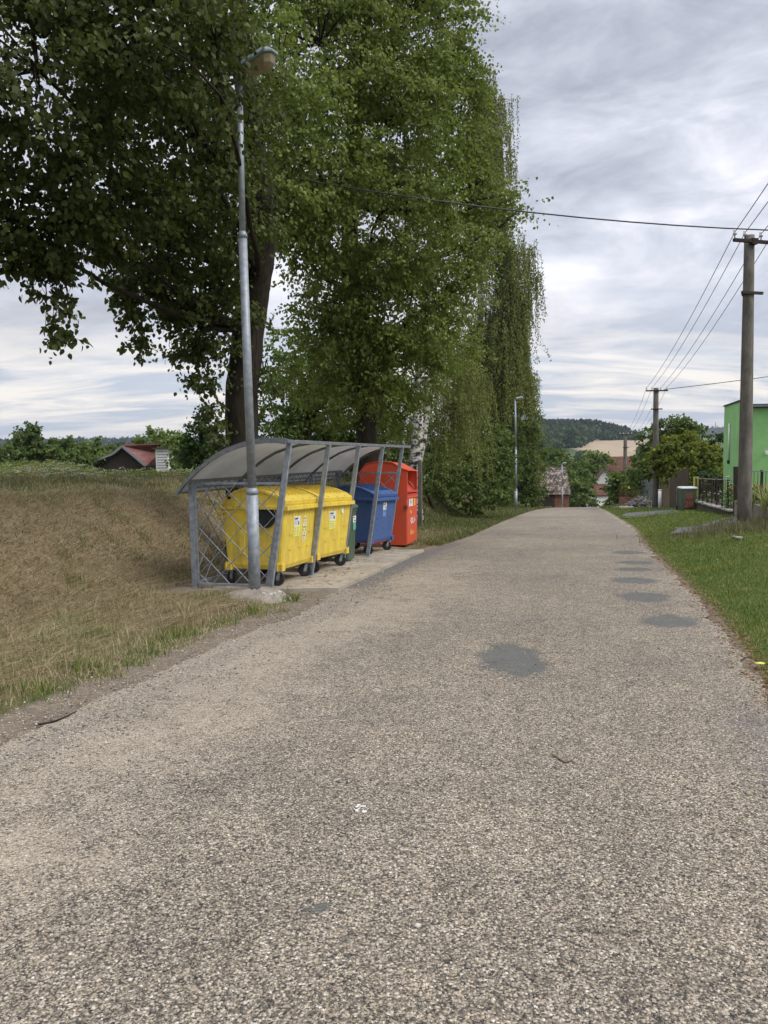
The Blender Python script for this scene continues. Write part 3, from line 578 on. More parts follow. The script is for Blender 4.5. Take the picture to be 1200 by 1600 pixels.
def gravel():
    m = bladmat('pebble_stone', [(.10, .095, .09), (.20, .18, .155), (.31, .27, .21), (.40, .34, .26), (.55, .51, .43)], 0)
    n = 13000; y = sample_y(n, 1.8, 13); d = RNG.normal(.1, .40, n); x = xl(y)+d
    k = (y < 10) | (d > 0.05); x, y, d = x[k], y[k], d[k]; z = np.where(d > 0, zr(y)+.008, G(x, y)); s = RNG.gamma(3, .0016, len(x))+.002
    pebbles('shoulder_gravel', x, y, s, z+s*.2, RNG.uniform(0, 1, len(x))**1.3, m)
    n = 14000; y = sample_y(n, 1.7, 12); x = xl(y)+RNG.uniform(.05, .98, n)*(xr(y)-xl(y)); s = RNG.gamma(3, .0013, n)+.0015
    pebbles('loose_chippings', x, y, s, zr(y)+.009+s*.1, RNG.uniform(0, 1, n), m)
    # dead leaves and crumbs along the right edge
    n = 2600; y = sample_y(n, 3, 22); x = xr(y)+RNG.normal(.02, .09, n); s = RNG.uniform(.008, .022, n)
    z = np.maximum(G(x, y), zr(y))+.012; a = RNG.uniform(0, 6.3, n); V = np.empty((n, 4, 3)); tl = RNG.normal(0, .4, (n, 4))
    for i in range(4):
        r = s*(1.3 if i % 2 == 0 else .6); V[:, i] = np.stack([x+np.cos(a+i*1.57)*r, y+np.sin(a+i*1.57)*r, z+tl[:, i]*s*.6], -1)
    F = np.arange(n*4).reshape(n, 4)
    tag(fastmesh('leaf_litter', V.reshape(-1, 3), F, bladmat('dead_leaves', [(.06, .03, .018), (.17, .085, .04), (.27, .16, .09), (.12, .12, .04)], .1), tint=np.repeat(RNG.uniform(0, 1, n), 4)), kind='stuff')
gravel()
def pad_litter():
    n = 2600; y = RNG.uniform(10.65, 16.5, n); dd = RNG.uniform(0, 1, n)**.7*2.2; x = xlp(y)-dd/.968; k = (wob(x, y, 2.3, 4)+RNG.normal(0, .5, n) > .15); x, y = x[k], y[k]; n = len(x); s = RNG.gamma(2, .006, n)+.004
    z = zr(y)+.062; a = RNG.uniform(0, 6.3, n); V = np.empty((n, 4, 3)); tl = RNG.normal(0, .3, (n, 4))
    for i in range(4):
        r = s*(1.5 if i % 2 == 0 else .5); V[:, i] = np.stack([x+np.cos(a+i*1.57)*r, y+np.sin(a+i*1.57)*r, z+np.abs(tl[:, i])*s*.5], -1)
    tag(fastmesh('leaf_litter', V.reshape(-1, 3), np.arange(n*4).reshape(n, 4), bladmat('pad_debris', [(.05, .035, .022), (.14, .10, .06), (.28, .22, .14), (.16, .16, .06)], .1), tint=np.repeat(RNG.uniform(0, 1, n), 4)), kind='stuff')
pad_litter()
# ================================================================== TREES
def wpar(child, root):
    child.parent = root; child.matrix_parent_inverse = Matrix.Translation(-Vector(root.location)); return child
def norm(a): return a/np.maximum(np.linalg.norm(a, axis=-1, keepdims=True), 1e-6)
def leaves(name, P, size, tint, mat, root, out=None, wr=.8, droop=.75, rnd=.55):
    n = len(P); size = np.broadcast_to(size, n)*RNG.uniform(.65, 1.25, n)
    A = RNG.normal(0, rnd, (n, 3)); A[:, 2] -= droop
    if out is not None: A += out*.35
    A = norm(A); Nn = RNG.normal(0, .6, (n, 3)); Nn[:, 2] += .55
    if out is not None: Nn += out*.5
    B = norm(np.cross(A, Nn)); Cn = np.cross(B, A)
    s = size[:, None]; w = s*wr*.5; V = np.empty((n, 6, 3))
    V[:, 0] = P; V[:, 1] = P+A*s*.28+B*w*.95+Cn*w*.25; V[:, 2] = P+A*s*.62+B*w*.8+Cn*w*.2
    V[:, 3] = P+A*s; V[:, 4] = P+A*s*.62-B*w*.8+Cn*w*.2; V[:, 5] = P+A*s*.28-B*w*.95+Cn*w*.25
    i = np.arange(n)[:, None]*6; F = np.concatenate([i+np.array([[0, 1, 2, 3]]), i+np.array([[3, 4, 5, 0]])], 0)
    return wpar(fastmesh(name, V.reshape(-1, 3), F, mat, tint=np.repeat(np.clip(tint, 0, 1), 6)), root)
def blobw(bl):
    o = []
    for b in bl:
        u, v, Y, ru, rv = b[:5]; c = at(u, v, Y); rx = ru*Y/1200; rz = rv*Y/1200; ry = b[5] if len(b) > 5 else (rx+rz)/2
        o.append((np.array(c), np.array([rx, ry, rz])))
    return o
def crown(name, blobs, root, mat, size, dens=1.0, rc=.42, per=55, hollow=.5, flat=.55, wr=.8, droop=.75, tint0=.42, tvar=.16, ragged=.12, minz=None):
    P = []; T = []; O = []; CL = []
    for c, r in blobs:
        A = math.pi*(r[0]*r[2]+r[0]*r[1]*.3); n = max(4, int(dens*A/(rc*rc)*.95))
        d = norm(RNG.normal(0, 1, (n, 3))); rad = RNG.uniform(hollow, 1, n)**.6*(1+RNG.normal(0, ragged, n))
        cc = c+d*r*rad[:, None]; CL.append(cc)
        k = RNG.poisson(per, n)+3; ci = np.repeat(np.arange(n), k); m = len(ci)
        # each clump is a handful of short drooping twigs with the leaves strung along them
        NT = 7; td = RNG.normal(0, 1, (n, NT, 3))+d[:, None, :]*.7; td[:, :, 2] = td[:, :, 2]*.45-.1*droop; td = norm(td)*RNG.uniform(.7, 1.35, (n, NT, 1))
        tk = RNG.integers(0, NT, m); t = RNG.uniform(.05, 1, m)[:, None]**.8; dr_ = td[ci, tk]
        o = dr_*rc*1.15*t; o[:, 2] -= (.42*max(droop, 0)*rc*t*t)[:, 0]; o += np.clip(RNG.normal(0, 1, (m, 3)), -1.6, 1.6)*rc*np.array([.13, .13, .09])*max(1, flat)
        rr = RNG.uniform(.7, 1.25, n)[ci][:, None]; p = cc[ci]+o*rr; P.append(p); O.append(norm(d[ci]*.6+dr_*.6+np.array([0, 0, .2])))
        T.append(RNG.normal(tint0, tvar*.8, n)[ci]+RNG.normal(0, tvar, m))
    P = np.concatenate(P); T = np.concatenate(T); O = np.concatenate(O); CL = np.concatenate(CL)
    if minz is not None: k = P[:, 2] > minz; P, T, O = P[k], T[k], O[k]
    leaves(name, P, size, T, mat, root, O, wr, droop); return CL
def branches(root, path, rad, blobs, CL, twigmat, n_twig=160, limb=.09, name='branches', tr=.012, extra=()):
    """limbs from the trunk path to each crown mass, twigs on to the leaf clumps"""
    mb = MB(); pa = [np.array(p) for p in path]; hubs = []
    for c, r in blobs:
        cand = [p for p in pa if p[2] < c[2]+.3] or [pa[0]]; p = min(cand, key=lambda q: np.linalg.norm(q-c)+max(0, q[2]-c[2]+.5)*2)
        mid = (p+c)/2+np.array([0, 0, -.12*np.linalg.norm(c-p)])+RNG.normal(0, .1, 3)*np.linalg.norm(c-p)*.5
        pts = [(1-t)**2*p+2*t*(1-t)*mid+t*t*c for t in np.linspace(0, 1, 7)]; L = np.linalg.norm(c-p); r0 = min(limb, .02+.02*L)
        mb.tube([q+RNG.normal(0, .03, 3)*(0 < i < 6) for i, q in enumerate(pts)], [r0*(1-.72*t) for t in np.linspace(0, 1, 7)], 6); hubs += pts[2:]
    hubs = np.array(hubs); idx = RNG.choice(len(CL), min(n_twig, len(CL)), False)
    for i in idx:
        c = CL[i]; j = np.argmin(np.linalg.norm(hubs-c, axis=1)); p = hubs[j]; mid = (p+c)/2+np.array([0, 0, .12])*np.linalg.norm(c-p)+RNG.normal(0, .06, 3)
        mb.tube([p, mid, c], [tr*1.6, tr, tr*.4], 4, cap=False)
    for (p, r) in extra:
        j = np.argmin(np.linalg.norm(hubs-np.array(p[0]), axis=1)); h = hubs[j]; mb.tube([h, (h+np.array(p[0]))/2+np.array([0, 0, .15]), *p], [.012, .009]+list(r), 4, cap=False)
    o = mb.build(name, twigmat); return wpar(o, root)
def trunk(root, path, rad, mat, n=14, flare=1.35, name='trunk'):
    pts = [Vector(p) for p in path]; P = []; R = []
    for i in range(len(pts)-1):
        for k in range(5):
            t = k/5; P.append(pts[i].lerp(pts[i+1], t)); R.append(rad[i]*(1-t)+rad[i+1]*t)
    P.append(pts[-1]); R.append(rad[-1]); R[0] *= flare; R[1] *= (1+(flare-1)*.35)
    mb = MB(); mb.tube(P, R, n, jit=.07); o = mb.build(name, mat); return wpar(o, root)
linden = leafmat('linden_leaves', (.026, .038, .011), (.070, .090, .024), (.16, .18, .055), .24)
linden2 = leafmat('linden_leaves_pale', (.048, .068, .017), (.128, .17, .04), (.245, .28, .085), .34)
birchl = leafmat('birch_leaves', (.065, .085, .022), (.16, .19, .055), (.30, .29, .11), .34)
bushl = leafmat('bush_leaves', (.032, .055, .014), (.08, .12, .03), (.16, .20, .055), .28)
palel = leafmat('pale_leaves', (.05, .08, .02), (.11, .165, .038), (.20, .25, .07), .32)
yellowl = leafmat('yellowing_leaves', (.055, .08, .016), (.13, .16, .028), (.34, .32, .05), .32)
conif = leafmat('thuja_sprays', (.016, .035, .010), (.035, .070, .018), (.07, .11, .03), .15)
def baseat(u, Y): r = ray(u, 700); x = r.x/r.y*Y; return Vector((x, Y, g(x, Y)))
def simple_tree(name, label, cat, blobs, u0, Y0, mat, size, rt=.14, top_v=None, group=None, bark='bark', **kw):
    b = baseat(u0, Y0); root = empty(name, b, 0, label, cat, group); bw = blobw(blobs)
    tops = max(c[2] for c, r in bw); path = [b-Vector((0, 0, .2)), b.lerp(Vector((float(np.mean([c[0] for c, r in bw])), float(np.mean([c[1] for c, r in bw])), tops)), .5), Vector((float(np.mean([c[0] for c, r in bw])), float(np.mean([c[1] for c, r in bw])), tops))]
    nt_ = kw.pop('n_twig', 40); trunk(root, path, [rt, rt*.7, rt*.25], M[bark], 8)
    kw['per'] = int(kw.get('per', 55)*1.6); kw['dens'] = kw.get('dens', 1)*1.15; CL = crown('crown', bw, root, mat, size, **kw); pp = [tuple(path[0].lerp(path[1], t)) for t in (.6, 1)]+[tuple(path[1].lerp(path[2], t)) for t in (.3, .6)]
    branches(root, pp, None, bw, CL, M['twig'], nt_, rt*.5, tr=.02); return root
# --- near linden whose crown hangs over the verge
def near_linden():
    tp = [at(376, 742, 14), at(376, 700, 14), at(379, 600, 14), at(389, 510, 14), at(402, 430, 13.8), at(412, 350, 13.6), at(400, 250, 13.3), at(380, 120, 13), at(370, -60, 13)]
    b = baseat(376, 14); tp[0] = b-Vector((0, 0, .2)); root = empty('linden_tree', b, 0, 'big dark linden tree behind the near end of the shelter, crown overhanging the bank', 'tree', 'big trees along the left verge')
    trunk(root, tp, [.31, .30, .29, .27, .26, .25, .21, .16, .10], M['bark'], 20, 1.15)
    bl = [(60, 110, 9, 170, 150), (210, 40, 9.2, 160, 130), (110, 280, 9.8, 150, 95), (30, 345, 9.5, 80, 70), (270, 200, 11, 120, 160), (300, 330, 12.2, 90, 100), (215, 395, 11.8, 42, 62),
          (265, 452, 12.4, 62, 45), (330, 500, 13.2, 62, 50), (335, 560, 13.3, 42, 32), (335, 100, 12.0, 70, 110), (375, 310, 12.7, 50, 105), (325, 262, 10.5, 30, 60),
          (60, -120, 9, 190, 120), (260, -110, 10, 160, 110), (-120, 200, 9, 110, 200), (305, 425, 13.6, 80, 75), (412, 585, 14.2, 24, 26), (338, 60, 9.3, 20, 70), (345, 150, 8.9, 18, 32), (240, 440, 11.9, 45, 50)]
    hang = [(30, 400, 9.6, 42, 22), (85, 420, 9.6, 22, 40), (68, 448, 9.6, 14, 20), (98, 478, 9.5, 10, 22), (88, 522, 9.5, 25, 17), (205, 480, 11.9, 26, 38), (212, 538, 11.9, 19, 19), (318, 596, 12.8, 22, 14), (292, 560, 12.8, 18, 12), (120, 350, 9.8, 30, 32), (170, 400, 10.6, 22, 40)]
    bw = blobw(bl); CL = crown('crown', bw, root, linden, .076, dens=2.4, rc=.36, per=66, hollow=.4, tint0=.36)
    bh = blobw(hang); CL2 = crown('crown', bh, root, linden, .085, dens=1.9, rc=.15, per=15, hollow=.1, tint0=.32, ragged=.05)
    path = [tuple(p) for p in tp[3:]]
    ex = []
    for c, r in bh:                                               # hanging twigs that carry the low sprays
        for k in range(5):
            p = Vector(c+r*RNG.normal(0, .45, 3)); q = p+Vector((RNG.normal(0, .12), RNG.normal(0, .12), random.uniform(.5, 1.0))); ex.append(([q, (p+q)/2+Vector((RNG.normal(0, .05), 0, 0)), p], [.007, .005, .003]))
    branches(root, path, None, bw, CL, M['twig'], 260, .065, extra=ex)
    # sprout at the trunk foot
    CL = crown('foliage', blobw([(338, 660, 13.4, 13, 34), (345, 700, 13.3, 14, 30), (330, 636, 13.4, 9, 10)]), root, linden, .09, dens=1.6, rc=.16, per=14, hollow=.1)
near_linden()
def second_linden():
    tp = [baseat(573, 21)-Vector((0, 0, .2)), at(574, 690, 21), at(568, 620, 21), at(558, 540, 20.8), at(548, 440, 20.5), at(545, 320, 20), at(560, 180, 20), at(575, 20, 20), at(580, -120, 20)]
    root = empty('linden_tree', baseat(573, 21), 0, 'tall spreading linden tree behind the middle of the shelter, crown reaching above the road', 'tree', 'big trees along the left verge')
    trunk(root, tp, [.33, .27, .25, .25, .23, .2, .16, .12, .08], M['bark'], 16, 1.2)
    bl = [(500, 70, 17.5, 110, 120), (620, 60, 19, 110, 110), (672, 60, 20.5, 54, 70), (695, 170, 21, 52, 80), (600, 200, 18.5, 120, 110), (480, 240, 16.5, 95, 110), (690, 290, 21, 70, 85), (590, 340, 18, 120, 100),
          (752, 318, 21, 38, 34), (812, 326, 20.5, 17, 8), (480, 350, 17, 70, 70), (680, 400, 20.5, 80, 80), (560, 450, 18.8, 95, 75), (640, 490, 20, 75, 80), (545, 545, 19.8, 55, 60), (735, 20, 20.5, 16, 10), (742, 120, 20.5, 14, 8), (735, 250, 20.5, 34, 14), (765, 275, 20.5, 14, 9), (790, 305, 20.5, 18, 8), (750, 215, 20.5, 16, 8), (745, 420, 20, 26, 14), (752, 370, 20, 24, 12), (640, 570, 21.5, 60, 60), (440, 150, 15.5, 50, 130),
          (430, 290, 15.5, 45, 80), (520, 610, 21.5, 40, 50), (690, 520, 22, 45, 60), (500, -100, 18, 160, 100), (610, -90, 20, 100, 80), (608, 630, 22.5, 38, 50), (520, 480, 18.5, 50, 70), (706, 95, 20.5, 28, 40), (722, 165, 21, 26, 50), (490, 560, 20.5, 30, 45), (560, 600, 19.5, 45, 45), (600, 560, 19.5, 45, 50), (540, 500, 18.8, 50, 50)]
    bw = blobw(bl); CL = crown('crown', bw, root, linden2, .085, dens=2.6, rc=.5, per=92, hollow=.4, tint0=.47, ragged=.07)
    branches(root, [tuple(p) for p in tp[2:]], None, bw, CL, M['twig'], 320, .08, tr=.016)
second_linden()
def strands(blobs, n, lmin, lmax, leaf, step, root, mat, seed=0, tint0=.45, twig=.0035):
    P = []; T = []; mb = MB()
    A = np.array([r[0]*r[2] for c, r in blobs]); A = A/A.sum(); ks = RNG.choice(len(blobs), n, p=A)
    for k in ks:
        c, r = blobs[k]; d = norm(RNG.normal(0, 1, 3)); d[2] = abs(d[2])*.7-.15; s = c+d*r*RNG.uniform(.5, 1.0); L = RNG.uniform(lmin, lmax)*(1 if RNG.uniform() < .8 else 1.3)
        m = max(4, int(L/step)); t = np.linspace(0, 1, m); sway = RNG.normal(0, .10, 2)*L; o = np.array([d[0], d[1]])*.35
        X = s[None]+np.stack([o[0]*np.minimum(t*3, 1)+sway[0]*t*t, o[1]*np.minimum(t*3, 1)+sway[1]*t*t, .25*np.sin(np.minimum(t*4, 1)*math.pi)-t*L], -1)
        mb.tube([X[0], X[m//4], X[m//2], X[-1]], [twig*2, twig*1.5, twig, twig*.6], 3, cap=False)
        jt = X.repeat(2, 0)+RNG.normal(0, leaf*.55, (2*m, 3)); P.append(jt); T.append(np.full(2*m, RNG.normal(tint0, .13))+RNG.normal(0, .12, 2*m))
    P = np.concatenate(P); T = np.concatenate(T); leaves('hanging_foliage', P, leaf, T, mat, root, None, .75, 1.0, .5)
    wpar(mb.build('twigs', M['twig']), root)
def birch_front():
    b = baseat(648, 26); root = empty('birch_tree', b, 0, 'white-barked birch with a forked trunk behind the red clothes container', 'tree', 'birches on the left verge')
    t1 = [b-Vector((0, 0, .2)), at(648, 735, 26), at(652, 690, 26), at(654, 620, 26), at(657, 540, 26), at(668, 430, 26), at(675, 330, 26)]
    trunk(root, t1, [.26, .23, .20, .17, .15, .12, .07], M['birch'], 12, 1.1)
    trunk(root, [at(650, 735, 26.1), at(660, 690, 26.1), at(666, 650, 26.1), at(672, 590, 26.1), at(690, 520, 26.2)], [.15, .14, .12, .10, .05], M['birch'], 10, 1.0)
    bl = blobw([(680, 420, 27, 60, 90), (700, 540, 27, 50, 70), (640, 560, 27, 45, 70), (650, 300, 27, 70, 90)])
    CL = crown('crown', bl, root, birchl, .075, dens=.7, rc=.35, per=40, tint0=.42)
    branches(root, [tuple(p) for p in t1[3:]], None, bl, CL, M['twig'], 70, .05)
    strands(blobw([(705, 560, 27, 38, 60), (720, 640, 27, 35, 40), (680, 620, 27, 30, 40), (635, 620, 26.5, 25, 40), (735, 590, 28, 30, 50), (600, 610, 27, 25, 30)]), 330, 1.0, 2.6, .06, .05, root, birchl, tint0=.55)
birch_front()
def birch_weeping():
    b = baseat(745, 52); root = empty('birch_tree', b, 0, 'tall weeping birch with long hanging twigs at the right edge of the tree row', 'tree', 'birches on the left verge')
    t1 = [b-Vector((0, 0, .2)), at(745, 690, 52), at(748, 560, 52), at(752, 420, 52), at(758, 280, 52), at(760, 130, 52)]
    trunk(root, t1, [.30, .26, .22, .17, .11, .04], M['birch'], 10)
    bl = blobw([(745, 200, 52, 34, 80), (755, 330, 52, 52, 80), (760, 450, 52, 48, 70), (745, 560, 52, 50, 80), (720, 440, 52, 50, 90), (785, 420, 52, 30, 30)])
    CL = crown('crown', bl, root, birchl, .115, dens=.8, rc=.6, per=46, tint0=.42); branches(root, [tuple(p) for p in t1[1:]], None, bl, CL, M['twig'], 90, .06)
    mb = MB(); P = []; T = []                                   # arching outer branches, each hung with its own curtain of twigs
    for (u, v, L0) in [(770, 112, 4.5), (786, 150, 4), (802, 158, 5.5), (800, 205, 4.5), (788, 262, 4), (806, 240, 3), (800, 330, 3), (845, 392, 4.6), (834, 384, 4.2), (818, 372, 4), (848, 430, 3.5), (835, 470, 3.6), (822, 520, 3.2), (842, 592, 3), (836, 585, 2.4), (808, 400, 4)]:
        for rep in range(2):
            yy = 52+random.uniform(-2, 2); tip = np.array(at(u-rep*14, v+rep*8, yy)); root_ = np.array(at(u-62-rep*10, v+34+rep*8, 52)); mid = (tip+root_)/2+np.array([0, 0, 1.3]); q = [(1-t)**2*root_+2*t*(1-t)*mid+t*t*tip for t in np.linspace(0, 1, 8)]
            mb.tube([tuple(p) for p in q], [.05*(1-.85*t) for t in np.linspace(0, 1, 8)], 5)
            for k in range(15):
                t = random.uniform(.35, 1)**.7; s = (1-t)**2*root_+2*t*(1-t)*mid+t*t*tip+RNG.normal(0, .18, 3); L = L0*random.uniform(.25, 1.0); m = max(5, int(L/.10)); tt = np.linspace(0, 1, m)
                X = s[None]+np.stack([RNG.normal(0, .06)*L*tt+.12*tt, RNG.normal(0, .06)*L*tt, -tt*L], -1); mb.tube([tuple(X[0]), tuple(X[m//2]), tuple(X[-1])], [.012, .008, .004], 3, cap=False)
                P.append(X.repeat(2, 0)+RNG.normal(0, .06, (2*m, 3))); T.append(np.full(2*m, random.gauss(.5, .15))+RNG.normal(0, .12, 2*m))
    leaves('outer_foliage', np.concatenate(P), .115, np.concatenate(T), birchl, root, None, .75, 1.0, .5); wpar(mb.build('outer_branches', M['twig']), root)
    strands(blobw([(756, 150, 52, 18, 30), (760, 250, 52, 22, 40), (770, 320, 52, 18, 30), (780, 385, 52, 26, 22), (795, 460, 52, 26, 50), (775, 520, 52, 52, 60), (740, 560, 52, 40, 50), (812, 490, 52, 10, 30)]), 820, 1.4, 5.6, .12, .11, root, birchl, tint0=.5, twig=.008)
birch_weeping()
# --- the rest of the left row: bushes and small trees
bush = lambda nm, lb, bl, u, Y, mat=bushl, size=.12, **k: simple_tree(nm, lb, 'bush' if 'bush' in nm else 'tree', bl, u, Y, mat, size, rt=k.pop('rt', .07), **k)
bush('hazel_bush', 'wide dark bush hiding the foot of the tree row, behind the bundle of sticks', [(735, 735, 33, 48, 45), (705, 730, 35, 40, 42), (765, 720, 34, 40, 45), (745, 690, 35, 50, 40), (752, 770, 32, 36, 22)], 740, 34, rc=.4, dens=1.2, per=40, hollow=.4, tint0=.40, group='bushes along the left verge')
bush('roadside_bush', 'rounded green bush left of the distant street lamp pole', [(785, 740, 56, 28, 45), (790, 700, 56, 28, 45), (778, 765, 54, 24, 22)], 785, 56, rc=.35, dens=1.2, per=40, hollow=.4, tint0=.5, group='bushes along the left verge')
bush('roadside_bush', 'tall bush right of the distant street lamp pole, last before the brick shed', [(828, 740, 62, 20, 46), (836, 715, 64, 12, 60), (812, 715, 60, 22, 50), (820, 660, 62, 18, 40), (832, 772, 60, 14, 16), (808, 765, 60, 20, 20)], 822, 62, size=.16, rc=.5, dens=1.2, per=40, hollow=.4, tint0=.45, group='bushes along the left verge')
bush('maple_tree', 'tree with dense foliage between the weeping birch and the distant street lamp', [(790, 600, 58, 36, 60), (800, 660, 58, 34, 55), (760, 650, 54, 50, 60), (812, 590, 58, 18, 30), (795, 540, 58, 25, 40)], 790, 58, size=.14, rc=.5, dens=1.2, per=42, hollow=.45, tint0=.36, rt=.16, group='big trees along the left verge')
bush('willow_tree', 'small drooping tree with thin foliage at the right end of the left tree row', [(834, 640, 59, 10, 30), (830, 600, 59, 10, 18), (838, 680, 59, 8, 25), (832, 730, 60, 9, 36)], 832, 60, mat=birchl, size=.13, rc=.4, dens=1.0, per=24, hollow=.2, group='big trees along the left verge')
bush('elder_bush', 'dark elder bush in the shade behind the shelter and the birch trunk', [(690, 735, 31, 34, 40), (670, 700, 33, 30, 45), (655, 745, 29, 14, 26), (610, 690, 30, 40, 50), (530, 690, 30, 45, 45)], 680, 31, rc=.4, dens=1.1, per=36, hollow=.3, tint0=.34, group='bushes along the left verge')
bush('ash_tree', 'light green round tree seen between the two big linden trunks', [(465, 590, 27, 50, 55), (430, 640, 27, 40, 40), (500, 640, 27.5, 50, 50), (455, 540, 27.5, 25, 30), (440, 680, 27, 45, 25), (520, 570, 28, 40, 50), (580, 620, 28, 50, 60), (480, 670, 29, 50, 40), (540, 650, 29, 50, 50)], 470, 27.5, mat=palel, size=.12, rc=.45, dens=1.2, per=42, hollow=.45, tint0=.42, rt=.16, group='big trees along the left verge')
def thuja():
    b = baseat(313, 18); root = empty('thuja', b, 0, 'small cone-shaped thuja left of the near linden trunk', 'shrub'); trunk(root, [b, at(314, 690, 18), at(316, 655, 18)], [.06, .04, .01], M['twig'], 6)
    crown('crown', blobw([(312, 715, 18, 25, 22), (312, 690, 18, 21, 24), (315, 668, 18, 12, 18), (316, 655, 18, 6, 11)]), root, conif, .07, dens=1.7, rc=.18, per=46, hollow=.5, flat=1.3, droop=-.6, tint0=.5)
thuja()
# --- background left
bg = 'trees beyond the left meadow'
simple_tree('oak_tree', 'dark round-topped tree standing highest at the far left of the meadow', 'tree', [(45, 690, 60, 24, 26), (62, 705, 60, 20, 20), (30, 705, 60, 18, 18), (48, 675, 60, 14, 12)], 45, 60, bushl, .26, rc=.55, dens=1.1, per=30, hollow=.4, tint0=.35, group=bg)
for (u, v, Y, ru, rv, lb) in [(105, 702, 64, 28, 17, 'low broad tree just right of the highest far-left tree'), (150, 705, 66, 26, 16, 'low bushy tree behind the sloping roof edge of the barn'), (178, 703, 70, 18, 14, 'small tree showing above the barn gable'), (8, 712, 58, 18, 14, 'low bush cut by the left picture edge'), (128, 712, 60, 22, 13, 'shrubby tree in front of the low far-left trees')]:
    simple_tree('field_tree', lb, 'tree', [(u, v, Y, ru, rv), (u-ru*.6, v+6, Y, ru*.7, rv*.7), (u+ru*.6, v+5, Y, ru*.7, rv*.8)], u, Y, bushl if u != 150 else palel, .26, rc=.55, dens=1.1, per=28, hollow=.4, tint0=.42, group=bg)
simple_tree('field_tree', 'light green tree behind the red roofed barn', 'tree', [(258, 690, 66, 34, 16), (240, 682, 66, 20, 12), (275, 697, 62, 20, 20), (290, 715, 50, 18, 16), (262, 715, 70, 20, 18)], 258, 66, palel, .26, rc=.55, dens=1.1, per=28, hollow=.4, tint0=.5, group=bg)
simple_tree('field_tree', 'dark bush right of the white shed beside the barn', 'tree', [(283, 712, 48, 14, 14), (296, 706, 46, 10, 16)], 285, 48, bushl, .2, rc=.4, dens=1.1, per=28, hollow=.4, tint0=.3, group=bg)
# --- right side and valley
rg = 'trees right of the road'
simple_tree('walnut_tree', 'tall dark tree rising behind the yellowing tree at the fence', 'tree', [(1055, 690, 52, 42, 30), (1045, 665, 52, 26, 18), (1075, 675, 52, 20, 16), (1020, 700, 52, 22, 40), (1012, 735, 50, 22, 40), (1095, 690, 53, 14, 22)], 1040, 52, bushl, .2, rc=.55, dens=1.1, per=36, hollow=.4, tint0=.42, rt=.2, group=rg)
simple_tree('rowan_tree', 'yellowing broad tree behind the garden fence, between the wooden pole and the green house', 'tree', [(1070, 710, 43, 45, 28), (1045, 715, 43, 26, 28), (1100, 718, 43, 28, 28), (1065, 692, 43, 28, 16), (1085, 745, 42, 40, 20), (1120, 745, 42, 16, 26)], 1070, 43, yellowl, .17, rc=.42, dens=1.15, per=36, hollow=.4, tint0=.36, rt=.14, group=rg)
simple_tree('spruce_bush', 'dark shrub against the left wall of the green house', 'shrub', [(1124, 700, 46, 12, 26), (1126, 730, 45, 12, 30), (1108, 750, 41, 26, 16)], 1122, 45, conif, .15, rc=.4, dens=1.2, per=36, hollow=.4, tint0=.35)
simple_tree('lilac_bush', 'wide bush between the white gabled house and the second power pole', 'bush', [(988, 756, 62, 30, 22), (970, 764, 62, 20, 22), (1010, 760, 60, 28, 28), (960, 782, 64, 10, 12), (1012, 738, 62, 18, 18)], 985, 62, palel, .22, rc=.5, dens=1.2, per=34, hollow=.4, tint0=.42, group=rg)
vg = 'trees down in the valley'
simple_tree('round_tree', 'light green dome-shaped tree in front of the ripe field', 'tree', [(927, 715, 165, 20, 14), (915, 722, 165, 16, 14), (940, 722, 165, 16, 12)], 927, 165, palel, .5, rc=1.1, dens=1.2, per=30, hollow=.4, tint0=.5, group=vg)
simple_tree('poplar_clump', 'tree left of the dome-shaped tree, above the old shed roof', 'tree', [(868, 722, 125, 18, 18), (882, 735, 120, 18, 22), (858, 712, 130, 12, 18)], 870, 125, bushl, .4, rc=.9, dens=1.2, per=30, hollow=.4, tint0=.45, group=vg)
simple_tree('roadside_tree', 'dark bushy tree filling the gap between the brick shed and the white house', 'tree', [(903, 748, 100, 20, 24), (895, 770, 95, 20, 26), (914, 772, 98, 14, 24), (890, 732, 104, 16, 16), (914, 742, 104, 14, 16)], 902, 98, bushl, .32, rc=.7, dens=1.2, per=34, hollow=.4, tint0=.42, group=vg)
simple_tree('roadside_tree', 'small green tree right of the white gabled house', 'tree', [(966, 764, 105, 10, 13), (978, 762, 110, 14, 12)], 962, 106, palel, .32, rc=.6, dens=1.0, per=24, hollow=.3, tint0=.35, group=vg)
simple_tree('roadside_tree', 'dark green tree right of the red roof, down in the valley', 'tree', [(1008, 716, 120, 15, 14), (1016, 724, 120, 14, 12)], 1010, 120, bushl, .4, rc=.9, dens=1.1, per=28, hollow=.4, tint0=.35, group=vg)
